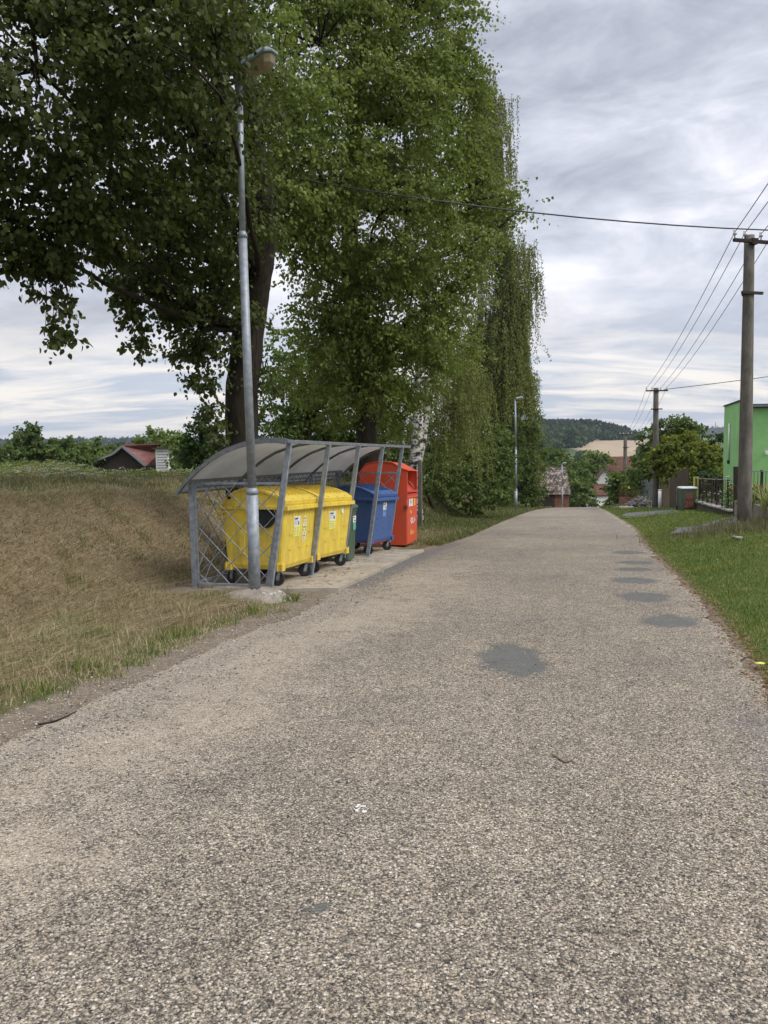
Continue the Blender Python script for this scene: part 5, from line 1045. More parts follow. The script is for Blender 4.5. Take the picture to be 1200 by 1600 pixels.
# ------------------------------------------------------------------ street lamps
def street_lamp(label, base, pts, rads, headdir, up=.12, scale=1.0, footing=False, group='street lamps on the left verge', tiltdeg=12, headoff=.0):
    root = empty('street_lamp', base, 0, label, 'street lamp', group); top = Vector(pts[-1]); m = MB()
    P = []; R = []
    for i, (p, r) in enumerate(zip(pts, rads)):
        P.append(Vector(p)); R.append(r)
    for i in range(len(P)-1):
        a, b = P[i], P[i+1]; m.tube([a, b], [R[i], R[i]*.97], 20)
        if i < len(P)-2: m.tube([b-(b-a).normalized()*.035, b+(b-a).normalized()*.012, b+(b-a).normalized()*.05], [R[i]*1.05, R[i]*1.03, R[i+1]*1.02], 20)
    part(m, 'pole', M['galv'], root); hd = Vector(headdir).normalized(); s = scale
    ar = MB(); e = top+hd*.16*s+Vector((0, 0, .16*s)); ar.tube([top-Vector((0, 0, .1)), top+Vector((0, 0, .07*s)), top+hd*.05*s+Vector((0, 0, .13*s)), e], [.035*s, .035*s, .032*s, .03*s], 10); part(ar, 'bracket', M['galv'], root)
    tl = D(tiltdeg); X = (hd*math.cos(tl)+Vector((0, 0, math.sin(tl)))); Yv = Vector((0, 0, 1)).cross(hd).normalized(); Z = X.cross(Yv); R3 = Matrix((X, Yv, Z)).transposed(); o = e-X*.04*s
    def tr(x, y, z): return o+R3 @ (Vector((x, y, z))*s)
    def hexa(mb, rings, mi=0):
        V = []; n = len(rings[0])
        for rg in rings: V += [tr(*q) for q in rg]
        F = [(i*n+k, i*n+(k+1) % n, (i+1)*n+(k+1) % n, (i+1)*n+k) for i in range(len(rings)-1) for k in range(n)]+[tuple(reversed(range(n))), tuple((len(rings)-1)*n+k for k in range(n))]; mb.add(V, F, mi)
    def out(x0, x1, w, z, ch): return [(x0, -w*.7, z), (x1-ch, -w, z), (x1, -w*.45, z), (x1, w*.45, z), (x1-ch, w, z), (x0, w*.7, z)]
    hm = MB(); hexa(hm, [out(-.02, .60, .17, .0, .10), out(-.02, .61, .175, .03, .10), out(.02, .50, .10, .13, .08), out(.05, .44, .05, .145, .06)]); head = part(hm, 'lamp_head', M['lamphood'], root, bevel=.004)
    bm = MB(); hexa(bm, [out(.12, .46, .07, -.165, .06), out(.10, .52, .12, -.12, .09), out(.09, .565, .145, -.005, .09)]); part(bm, 'diffuser', M['bowl'], root, bevel=.008)
    hs = MB(); hexa(hs, [out(-.06, .09, .08, -.06, .02), out(-.06, .09, .10, -.004, .02)]); part(hs, 'gear_box', M['bowl'], root, bevel=.004)
    if footing:
        f = MB(); c = Vector(base); rings = []; nn = 22
        for (rr, zz) in ((.58, -.2), (.50, -.02), (.36, .07), (.20, .125), (.10, .14)):
            rings.append([c+Vector((math.cos(2*math.pi*k/nn)*rr*1.0*(1+.10*math.sin(k*2.1+rr*9)+.07*math.sin(k*4.7)), math.sin(2*math.pi*k/nn)*rr*.8*(1+.12*math.cos(k*1.7)), zz+.015*math.sin(k*3.3+rr*20))) for k in range(nn)])
        V = [q for rg in rings for q in rg]; F = [(i*nn+k, i*nn+(k+1) % nn, (i+1)*nn+(k+1) % nn, (i+1)*nn+k) for i in range(4) for k in range(nn)]+[tuple(4*nn+k for k in range(nn))]; f.add(V, F, 0, True); fo = part(f, 'footing', M['concrete'], root)
        ch = MB()
        for k in range(34):
            a = random.uniform(-1.1, .15); rr = random.uniform(.25, .50); s_ = random.uniform(.012, .034); zz = np.interp(rr, [.1, .2, .36, .5, .52], [.14, .125, .07, -.02, -.03]); ch.box(c+Vector((math.cos(a)*rr, math.sin(a)*rr*.8, zz)), (s_*1.4, s_, s_*.8), Matrix.Rotation(random.uniform(0, 3), 3, 'Z') @ Matrix.Rotation(random.uniform(-.6, .6), 3, 'X'))
        q = ch.build('broken_plaster', M['plaster'], bevel=.003); q.parent = fo
    return root
M['lamphood'] = noisy('grey_blue_hood', (.20, .26, .28), (.30, .37, .39), 7, .5, .4, 0, .1, c3=(.22, .25, .22))
b = LP.copy(); b.z = g(b.x, b.y)
street_lamp('near galvanised street lamp on a broken concrete footing in front of the shelter', b, [b-Vector((0, 0, .1)), at(394, 768, 10), at(379, 368, 10), at(374, 128, 10.02)], [.078, .056, .040, .034], RA+Vector((0, -.25, 0)), footing=True, scale=.78)
b2 = gnd(806, 797); Yb = b2.y
street_lamp('distant slim street lamp standing at the edge of the left bushes', b2, [b2-Vector((0, 0, .1)), at(806.3, 765, Yb), at(806, 700, Yb), at(805, 626, Yb)], [.09, .065, .055, .045], Vector((1, -.1, 0)), scale=.7)
b3 = baseat(879, 70); street_lamp('small far street lamp in front of the old brick shed', b3, [b3-Vector((0, 0, .1)), at(879, 760, 70), at(878, 726, 70)], [.06, .05, .04], Vector((1, -.1, 0)), scale=.6)
# ------------------------------------------------------------------ power poles and wires
def power_pole(label, base, topz, r0, r1, adir, aw, nins, lower=True, mat='concrete_pole', lean=(0, 0), arms=1):
    root = empty('power_pole', base, 0, label, 'power pole', 'power poles right of the road'); t = Vector((base.x+lean[0], base.y+lean[1], topz)); m = MB(); b = Vector(base)-Vector((0, 0, .3))
    m.tube([b.lerp(t, k/8) for k in range(9)], [r0+(r1-r0)*k/8 for k in range(9)], 20); part(m, 'pole', M[mat], root); ad = Vector(adir).normalized(); ac = t-Vector((0, 0, .17)); fd = Vector((ad.y, -ad.x, 0)); ins = []
    am = MB(); am.bar(ac-ad*aw+fd*(r1+.035), ac+ad*aw+fd*(r1+.035), .07, .075); am.box(ac+fd*(r1+.0), (.16, .16, .14), Matrix.Rotation(math.atan2(ad.y, ad.x), 3, 'Z')); arm = part(am, 'crossarm', M['iron'], root, bevel=.006)
    for k in range(nins):
        f = (-.95, -.45, .35, .9)[k] if nins == 4 else -.9+1.8*k/(nins-1); p = ac+ad*aw*f+fd*(r1+.035)+Vector((0, 0, .04)); i = MB(); i.tube([p, p+Vector((0, 0, .08))], .012, 6, mi=1); i.tube([p+Vector((0, 0, .07)), p+Vector((0, 0, .10)), p+Vector((0, 0, .12)), p+Vector((0, 0, .17)), p+Vector((0, 0, .19))], [.03, .055, .035, .045, .02], 12)
        q = i.build('insulator', [M['white'], M['iron']]); q.parent = arm; q.matrix_parent_inverse = Matrix.Identity(4); ins.append(p+Vector((0, 0, .14)))
    if lower:
        lc = t-Vector((0, 0, lower)); lm = MB(); lm.bar(lc-ad*aw*.52+fd*(r1+.03), lc+ad*aw*.52+fd*(r1+.03), .06, .065); lm.tube([lc-Vector((0, 0, .035)), lc+Vector((0, 0, .035))], r1*1.22, 16); part(lm, 'lower_bracket', M['iron'], root, bevel=.005)
    return root, ins
pb1 = at(1163, 822, 18.5); pb1.z = g(pb1.x, pb1.y); t1 = at(1171, 368, 18.5)
ppA, I1 = power_pole('near grey concrete power pole on the right lawn', pb1, t1.z, .168, .112, (1, .30, 0), .57, 4, 1.34, lean=(t1.x-pb1.x, 0))
pb2 = at(1024, 797, 44); t2 = at(1025, 606, 44); pb2.z = g(pb2.x, pb2.y)
ppB, I2 = power_pole('middle power pole beside the heap of broken branches', pb2, t2.z, .19, .14, (1, .0, 0), .62, 4, 1.2, lean=(t2.x-pb2.x, 0))
pb3 = baseat(977, 90); t3 = at(977, 677, 90)
ppC, I3 = power_pole('far power pole rising in front of the ripe field', pb3, t3.z, .26, .20, (1, .0, 0), .72, 4, 1.65)
pb4 = baseat(995, 140); t4 = at(996, 703, 140); power_pole('farthest power pole with a plain crossarm, beside the dark valley tree', pb4, t4.z, .26, .2, (1, 0, 0), .7, 2, 0)
def wire(pts_pairs, label, r=.011, sag=.35, cat='power line', name='overhead_wire', group=None, mat='ink'):
    m = MB(); P = []
    for (a, b) in pts_pairs:
        a = Vector(a); b = Vector(b); n = 14
        for k in range(n+(1 if (a, b) == pts_pairs[-1] else 0)): t = k/n; p = a.lerp(b, t); p.z -= sag*4*t*(1-t)*((b-a).length/26)**2; P.append(p)
    m.tube(P, r, 5, cap=False); o = m.build(name, M[mat]); return tag(o, label, cat, group)
M['wire'] = noisy('dark_cable', (.03, .03, .035), (.06, .06, .065), 20, .6)
lbs = ['leftmost of the four thin parallel wires over the pole row', 'second from the left of the four parallel wires over the pole row', 'third from the left of the four parallel wires over the pole row', 'rightmost of the four thin parallel wires over the pole row']
dv = Vector((-6.6, -24.5, 1.0))
for k in range(4): wire([(I1[k]+dv, I1[k]), (I1[k], I2[k]), (I2[k], I3[k])], lbs[k], .009, .28, group='wires strung between the power poles', mat='wire')
wire([(at(300, 250, 15.5), at(1400, 362, 19))], 'single thick cable crossing the road high up, from the linden crown to the right', .016, .95, 'cable', 'overhead_cable', mat='wire')
wire([(t2+Vector((.45, 0, -.1)), at(1320, 572, 36))], 'single cable leaving the middle power pole towards the green house', .018, .25, 'cable', 'overhead_cable', mat='wire')
# ------------------------------------------------------------------ right side: bin, fence, wall, house
c = gnd(1073, 798.5); c.z = g(c.x, c.y)

r = wheelie('wheelie_bin', 'green wheelie bin with white lid and red painted number by the stone wall', c, D(-3), 'greenp', 'white', .66, .6, 1.06)
text_part('28', .36, M['redpaint'], r, (.0, -.272, .30), (D(86), 0, 0), .003, 'painted_number', 1.1); o = text_part('@', .28, M['redpaint'], r, (.0, -.285, .68), (D(86), 0, 0), .004, 'painted_mark', 1.1)
def fence_run(label, pts, h, bars, root_name='garden_fence', postm='iron', barm=('yb', 'wb'), plinth=None):
    root = empty(root_name, Vector(pts[0]), 0, label, 'fence', 'metal garden fences along the right side'); Z = Vector((0, 0, 1))
    for i, p in enumerate(pts): m = MB(); m.bar(Vector(p)-Z*.1, Vector(p)+Z*(h+.03), .055, .055); part(m, 'post', M[postm], root, bevel=.004)
    for i in range(len(pts)-1):
        a, b = Vector(pts[i]), Vector(pts[i+1]); d = (b-a).normalized()*.04; m = MB(); m.bar(a+Z*h+d, b+Z*h-d, .035, .03); part(m, 'top_rail', M['raillight'], root); m = MB(); m.bar(a+Z*.16+d, b+Z*.16-d, .035, .03); part(m, 'bottom_rail', M[postm], root)
        for k in range(1, bars): t = k/bars; q = a.lerp(b, t); m = MB(); m.bar(q+Z*.18, q+Z*(h-.02), .013, .013); part(m, 'bar', M[barm[k % 2]], root)
    return root
M['yb'] = noisy('yellow_bar_paint', (.50, .46, .18), (.58, .52, .24), 9, .6); M['wb'] = noisy('dark_bar_paint', (.06, .04, .035), (.12, .09, .08), 9, .6); M['raillight'] = noisy('pale_rail', (.30, .28, .25), (.4, .38, .34), 9, .6)
def onfence(u, Y, v): p = at(u, v, Y); return p
# fence line from the gate (u 1068) to the brown gate post (u 1150) and on to the right edge
f1 = [at(1087, 783, 34.8), at(1098, 786, 32), at(1112, 790, 29.5), at(1128, 794, 27), at(1147, 799, 24.8)]
f1w = f1; f1 = [f1w[0].lerp(f1w[1], 0), f1w[0].lerp(f1w[1], .5), f1w[1], f1w[1].lerp(f1w[2], .5), f1w[2], f1w[2].lerp(f1w[3], .5), f1w[3], f1w[3].lerp(f1w[4], .5), f1w[4]]
fence_run('brown and yellow metal fence on the low stone wall beside the green bin', f1, 1.02, 2)
f2 = [at(1152, 783, 24.0), at(1189, 790.5, 19.8), at(1240, 806, 16.5)]
fence_run('metal fence panel in front of the garden at the right picture edge', f2, .90, 7, barm=('wb', 'wb'))
m = MB(); p = at(1150, 802, 24.2); m.bar(p-Vector((0, 0, .2)), at(1150, 729, 24.2), .12, .12); o = m.build('gate_post', M['iron'], bevel=.006); tag(o, 'thick dark brown gate post just left of the near concrete power pole', 'post')
# plinths
def wall_between(name, pts, h, th, mat, label, cat, lift=0, stones=False):
    root = empty(name, Vector(pts[0]), 0, label, cat); m = MB()
    for a, b in zip(pts[:-1], pts[1:]):
        a = Vector(a); b = Vector(b); m.bar(a-Vector((0, 0, h/2-lift)), b-Vector((0, 0, h/2-lift)), h, th, up=(0, 0, 1)) if False else m.bar(a+Vector((0, 0, lift-h/2)), b+Vector((0, 0, lift-h/2)), th, h, up=(0, 0, 1))
    part(m, 'core', M[mat], root)
    if stones:
        s = MB()
        for a, b in zip(pts[:-1], pts[1:]):
            a = Vector(a); b = Vector(b); L = (b-a).length; d = (b-a).normalized(); nrm = Vector((d.y, -d.x, 0)).normalized(); nrm = -nrm if nrm.y > 0 else nrm
            z = -h+.02; row = 0
            while z < lift:
                t = random.uniform(0, .12)
                while t < L:
                    w = random.uniform(.14, .34); hh = random.uniform(.11, .17); q = a+d*t+nrm*(th/2+.01)+Vector((0, 0, z+hh/2)); s.box(q, (w*.92, .09, hh*.88), Matrix.Rotation(math.atan2(d.y, d.x)+random.uniform(-.08, .08), 3, 'Z') @ Matrix.Rotation(random.uniform(-.12, .12), 3, 'Y')); t += w
                z += .145
            t = 0
            while t < L: w = random.uniform(.3, .6); s.box(a+d*(t+w/2)+Vector((0, 0, lift+.025+random.uniform(-.01, .01))), (w*.95, th+.14, .07), Matrix.Rotation(math.atan2(d.y, d.x), 3, 'Z')); t += w
        part(s, 'stones', M['stone'], root, bevel=.02)
    return root
wall_between('stone_wall', f1, .75, .30, 'mortar', 'low wall of grey field stones under the fence beside the green bin', 'wall', .0, True)
wall_between('concrete_plinth', [p+Vector((0, 0, .02)) for p in f2], .75, .16, 'concrete', 'smooth concrete base under the fence at the right picture edge', 'wall')
# wooden gate and board fences left of the fence
def board_fence(name, label, a, b, h, n, mat, cat='fence', rails=True, thick=.03, gap=.06, wav=0, group=None):
    a = Vector(a); b = Vector(b); root = empty(name, a, 0, label, cat, group); d = (b-a)/n; ang = math.atan2(d.y, d.x); R = Matrix.Rotation(ang, 3, 'Z')
    for k in range(n): q = a+d*(k+.5); hh = h+random.uniform(-wav, wav); m = MB(); m.box(q+Vector((0, 0, hh/2-.05)), (d.length*(1-gap), thick, hh), R); part(m, 'board', M[mat], root, bevel=.004)
    if rails:
        nn = Vector((-d.y, d.x, 0)).normalized()*.04
        for z in (.25, h*.8): m = MB(); m.bar(a+nn+Vector((0, 0, z)), b+nn+Vector((0, 0, z)), .05, .06); part(m, 'rail', M['darkwood'], root)
    return root
p = at(1057, 799, 34.5); q = at(1075, 797, 33.2); board_fence('wooden_gate', 'tall dark brown board gate behind the green bin', at(1057, 798, 39.4), at(1075, 797, 37.8), 2.1, 6, 'brownwood', 'gate', gap=.08)
board_fence('brown_panel', 'weathered reddish board panel left of the dark gate', at(1046, 798, 41), at(1056, 798, 39.6), 1.8, 4, 'brownwood', gap=.05)
board_fence('tan_panel', 'tan leaning board panel right of the middle power pole', at(1031, 797, 44), at(1046, 797.5, 41.2), 1.75, 7, 'tanwood', wav=.08, gap=.05)
board_fence('grey_picket_fence', 'blue-grey fence of wide pickets left of the middle power pole', at(997.5, 790, 50), at(1019, 790, 48), 1.62, 6, 'greywood', wav=.1, gap=.28)
m = MB(); a = at(1031, 797.5, 40.5); m.tube([a-Vector((0, 0, .1)), at(1031, 766, 40.5)], .085, 12); m.tube([at(1031, 766, 40.5), at(1031, 765, 40.5)], .095, 12); tag(m.build('marker_post', M['white']), 'short white post right of the middle power pole', 'post')
m = MB(); m.box(at(1087.5, 763, 36), (.26, .05, 1.1)); tag(m.build('yellow_board', M['yellowpost'], bevel=.01), 'upright yellow board behind the fence right of the green bin', 'board')
# rusty gate with mesh and yellow sign, brick wall below
def rusty():
    a = at(968, 790, 58); b = at(998, 790, 57); root = empty('mesh_gate', a, 0, 'rusty mesh gate with a small yellow sign above a low brick wall', 'gate'); Z = Vector((0, 0, 1)); h = 1.62; m = MB()
    for t in (0, .2, 1): q = a.lerp(b, t); m.bar(q, q+Z*h, .05, .05)
    m.bar(a+Z*h, b+Z*h, .05, .05); m.bar(a+Z*.75, b+Z*.75, .05, .05); part(m, 'frame', M['rust'], root); mm = MB(); lattice(mm, a, (b-a).normalized(), Z, [(0, .78), ((b-a).length, .78), ((b-a).length, h), (0, h)], .12, .006); part(mm, 'mesh', M['rust'], root)
    s = MB(); s.box(a.lerp(b, .52)+Z*1.38-Vector((0, .04, 0)), (.28, .012, .20)); part(s, 'sign', M['sign_y'], root)
    w = MB(); w.box(((a+b)/2)+Z*.3+Vector((0, -.15, 0)), ((b-a).length+.1, .2, .72)); o = w.build('brick_wall', M['brick']); tag(o, 'low orange brick wall under the rusty mesh gate', 'wall')
rusty()
def pile():
    c = at(1000, 793, 47); root = empty('wood_heap', c, 0, 'heap of broken branches and rubble left of the middle power pole', 'wood pile'); m = MB(); m2 = MB()
    for k in range(520):
        x = random.gauss(0, .52); y = random.gauss(0, .3); hmax = .62*math.exp(-(x/.85)**2-(y/.6)**2); q = c+Vector((x, y, random.uniform(-.12, hmax))); L = random.uniform(.12, .5); d = Vector((random.gauss(0, 1), random.gauss(0, .8), random.gauss(0, .45))).normalized()*L/2
        (m if random.random() < .7 else m2).tube([q-d, q+d], random.uniform(.015, .04), 5)
    part(m, 'branches', M['greywood'], root); part(m2, 'cut_wood', M['tanwood'], root)
    s = MB(); s.box(at(978, 794, 46.5), (.9, .3, .22), Matrix.Rotation(.1, 3, 'Z')); tag(s.build('stone_slab', M['stone'], bevel=.06), 'flat grey slab lying at the left end of the branch heap', 'stone')
pile()
def green_house():
    cz = at(1157, 626, 32); C0 = Vector((cz.x, 32, 0)); bk = at(1132, 634, 37.2); C1 = Vector((bk.x, 37.2, 0)); gz = g(C0.x, C0.y)-.5; d = (C1-C0).normalized(); f = Vector((d.y, -d.x, 0)); Ht = cz.z; Hf = at(1180, 637, 31.5).z
    root = empty('house', Vector((C0.x, C0.y, gz)), 0, 'bright green rendered flat-roofed house at the right edge', 'house'); L1 = (C1-C0).length; L2 = 11
    def bx(mb, a0, a1, b0, b1, z0, z1):     # a along d, b along f
        P = [C0+d*a+f*b for a in (a0, a1) for b in (b0, b1)]; V = [(p.x, p.y, z) for z in (z0, z1) for p in P]; mb.add(V, [(0, 1, 3, 2), (4, 6, 7, 5), (0, 4, 5, 1), (2, 3, 7, 6), (0, 2, 6, 4), (1, 5, 7, 3)])
    w = MB(); bx(w, .0, L1, 0, L2, gz+2.2, Hf); bx(w, .0, L1-.15, .003, L2, gz, gz+2.2); bx(w, 0.0, L1+.0, -.0, .30, Hf, Ht-.03); part(w, 'wall', M['greenwall'], root)
    r = MB(); bx(r, -.16, L1+.1, .18, L2+.3, Hf+.002, Hf+.16); bx(r, -.05, L1+.05, -.05, .16, Ht-.028, Ht+.03); part(r, 'roof', M['darkroof'], root)
    g_ = MB(); g_.bar(C0-d*.20+f*.3+Vector((0, 0, Hf+.08)), C0-d*.20+f*L2+Vector((0, 0, Hf+.08)), .09, .09); part(g_, 'gutter', M['galv_dark'], root)
    pz0 = at(1143, 720, 34.6).z; pz1 = at(1143, 661, 34.6).z; q = C0+d*(L1*.55)-f*.045; p = MB(); p.tube([Vector((q.x, q.y, pz0)), Vector((q.x, q.y, pz1))], .045, 10); part(p, 'downpipe', M['white'], root); k = MB(); k.tube([Vector((q.x, q.y, pz0-.12)), Vector((q.x-.03, q.y-.05, pz0))], [.06, .06], 10); part(k, 'pipe_end', M['black'], root)
    l = MB(); lp = C0+f*1.0-d*.10; l.box(Vector((lp.x, lp.y, at(1178, 708, 31).z)), (.10, .12, .16)); part(l, 'wall_lamp', M['white'], root, bevel=.02)
    wn = MB(); bx(wn, -.012, -.002, 2.4, 4.0, gz+1.6, gz+2.9); wf = part(wn, 'window', M['glassdark'], root)
green_house()
# garden plants behind the right fence
def spiky(label, u, v, Y, n, L, mat, nm='ornamental_grass'):
    b = at(u, v, Y); root = empty(nm, b, 0, label, 'plant'); x = b.x+RNG.normal(0, .06, n); y = b.y+RNG.normal(0, .06, n)
    o = blades('leaves', x, y, L*RNG.uniform(.6, 1.1, n), np.full(n, .028), np.clip(RNG.normal(.45, .2, n), .05, .95), RNG.uniform(0, 1, n), mat, z=np.full(n, b.z)); del o['kind']; wpar(o, root)
ysp = bladmat('variegated_blades', [(.16, .22, .06), (.35, .40, .14), (.55, .53, .26)])
spiky('tall striped ornamental grass behind the right fence panel', 1200, 800, 18.9, 80, .8, ysp); spiky('spiky pale grass clump next to the near pole, behind the fence', 1181, 795, 20.6, 90, .85, ysp)
def flower_plant(label, u, v, Y, h, n, pet, nm='flowering_plant', spread=.2):
    b = at(u, v, Y); root = empty(nm, b, 0, label, 'plant'); k = n*14; P = np.array(b)+np.stack([RNG.normal(0, spread, k), RNG.normal(0, spread, k), RNG.uniform(.0, h*.85, k)], -1); leaves('foliage', P, .11, RNG.normal(.45, .2, k), bushl, root, None, .5, -.2, .7)
    m = MB(); s = MB()
    for i in range(n):
        q = Vector((b.x+random.gauss(0, spread), b.y+random.gauss(0, spread), b.z+random.uniform(.6, 1)*h)); s.tube([Vector((q.x, q.y, b.z)), q], .006, 4, cap=False)
        for j in range(6): a = j*1.047; m.add([q, q+Vector((math.cos(a)*.05, math.sin(a)*.05, .02)), q+Vector((math.cos(a+.5)*.07, math.sin(a+.5)*.07, .0)), q+Vector((math.cos(a+1)*.05, math.sin(a+1)*.05, .02))], [(0, 1, 2, 3)])
    part(m, 'blossoms', M[pet], root); part(s, 'stalks', M['twig'], root)
flower_plant('orange lily flowers behind the near concrete power pole', 1179, 790, 20.8, .62, 14, 'flower_o', 'lily'); flower_plant('white flower heads on tall stalks left of the dark gate post', 1141, 798, 25.6, 1.15, 7, 'flower_w', 'daisy_plant', .16)
flower_plant('orange flowers low behind the fence left of the dark gate post', 1146, 796, 26, .75, 9, 'flower_o', 'marigold_plant', .16); flower_plant('leafy garden plant behind the middle of the stone wall fence', 1118, 796, 30, .8, 4, 'flower_w', 'garden_plant', .35); flower_plant('leafy garden plant behind the left end of the stone wall fence', 1098, 792, 33, .7, 3, 'flower_w', 'garden_plant', .4)
# ------------------------------------------------------------------ brick shed, valley houses, barn, mast
def gable(name, label, cat, c, L, W, eh, rh, ang, wallm, roofm, over=.35, group=None, wins=(), doorw=None, halfm=None, base=1.5):
    root = empty(name, c, 0, label, cat, group); a = D(ang); X = Vector((math.cos(a), math.sin(a), 0)); Y = Vector((-math.sin(a), math.cos(a), 0)); c = Vector(c)
    def P(x, y, z): return c+X*x+Y*y+Vector((0, 0, z))
    w = MB(); l = L/2; d = W/2; V = [P(x, y, z) for x in (-l, l) for (y, z) in ((-d, -base), (d, -base), (d, eh), (0, rh), (-d, eh))]; w.add(V, [(0, 4, 3, 2, 1), (5, 6, 7, 8, 9), (0, 1, 6, 5), (1, 2, 7, 6), (2, 3, 8, 7), (3, 4, 9, 8), (4, 0, 5, 9)]); part(w, 'wall', M[wallm], root)
    sl = (rh-eh)/d; roof = empty('tmp'); bpy.data.objects.remove(roof)
    for s in (-1, 1):
        me_l = L+2*over; n = math.hypot(d+over, sl*(d+over)); r = MB()
        V = [(0, 0, 0), (me_l, 0, 0), (me_l, n, 0), (0, n, 0), (0, 0, .12), (me_l, 0, .12), (me_l, n, .12), (0, n, .12)]; r.add(V, [(3, 2, 1, 0), (4, 5, 6, 7), (0, 1, 5, 4), (1, 2, 6, 5), (2, 3, 7, 6), (3, 0, 4, 7)])
        o = r.build('roof', M[roofm]); ex = X if s < 0 else -X; o0 = P(-l-over if s < 0 else l+over, s*(d+over), eh-sl*over+.004); ey = (P(0, 0, rh)-P(0, s*d, eh)).normalized(); ez = ex.cross(ey); mt = Matrix((ex, ey, ez)).transposed().to_4x4(); mt.translation = o0; o.matrix_world = mt; o.parent = root; o.matrix_parent_inverse = Matrix.Translation(-c)
    for (face, x, z, ww, hh) in wins:
        f = MB(); q = MB()
        if face == 'f': n_ = -Y; pos = P(x, -d-.01, z); R = Matrix.Rotation(a, 3, 'Z'); f.box(pos, (ww+.16, .06, hh+.16), R); q.box(pos-Y*.03, (ww, .04, hh), R)
        else: s = -1 if face == 'l' else 1; pos = P(s*(l+.01), x, z); R = Matrix.Rotation(a+D(90), 3, 'Z'); f.box(pos, (ww+.16, .06, hh+.16), R); q.box(pos+X*s*.03, (ww, .04, hh), R)
        fo = part(f, 'window', M['white'], root); po = q.build('pane', M['glassdark']); po.parent = fo; po.matrix_parent_inverse = Matrix.Identity(4)
    return root, P
b = baseat(862, 78); c = Vector((b.x, 78, at(862, 790, 78).z))
rt, P = gable('brick_shed', 'old brick shed with lichened tile roof left of the road crest', 'shed', c, 2.6, 4.2, at(862, 769, 78).z-c.z, at(862, 731, 78).z-c.z, 0, 'brick', 'oldtile', .15)
m = MB(); V = [P(-1.25, -2.115, 0), P(-.15, -2.115, 0)]; m.box(P(-.72, -2.13, .75), (1.15, .05, 1.7)); part(m, 'door', M['darkwood'], rt); m = MB()
V = [P(1.33, y, z) for y, z in ((-2.3, 1.3), (2.3, 1.3), (0, 3.95))]; V2 = [v+Vector((.05, 0, 0)) for v in V]; m.add(V+V2, [(2, 1, 0), (3, 4, 5), (0, 1, 4, 3), (1, 2, 5, 4), (2, 0, 3, 5)]); part(m, 'gable_boards', M['darkwood'], rt)
a_ = at(847, 789, 74); m = MB(); m.bar(a_-Vector((0, 0, .3)), at(847, 759, 74), .12, .12); tag(m.build('concrete_stake', M['concrete']), 'thin pale stake in front of the brick shed', 'post')
m = MB(); m.box(at(843.5, 785, 72), (.5, .45, .75)); tag(m.build('dark_crate', M['darkwood'], bevel=.03), 'small dark box left of the brick shed stake', 'box')
c = at(942, 796, 150); gable('white_house', 'white house with steep gable facing the road, down in the valley', 'house', c, 5, 3.3, at(942, 750, 150).z-c.z, at(942, 734, 150).z-c.z, 80, 'whitewall', 'redtile', .3, wins=[('f', -.5, 1.4, .8, 1.0), ('l', .4, 4.2, .8, .9), ('l', -.8, 1.2, .8, 1.0)], base=4)
c = at(964, 780, 170); gable('red_roof_house', 'long house with dark red tiled roof behind the white gable', 'house', c, 6.0, 8, at(963, 731, 170).z-c.z-.8, at(963, 714, 170).z-c.z, 3, 'creamwall', 'redtile', .4, wins=[('f', -1.8, 4.9, .7, .9), ('f', .2, 4.9, .7, .9)], base=4)
c = at(934, 800, 118); gable('white_outbuilding', 'small white outbuilding with dark red roof below the white gabled house', 'house', c, 2.2, 4, at(934, 772, 118).z-c.z, at(934, 757, 118).z-c.z, 8, 'whitewall', 'redtile', .2, wins=[('f', .5, 1.0, .6, .9)], base=4)
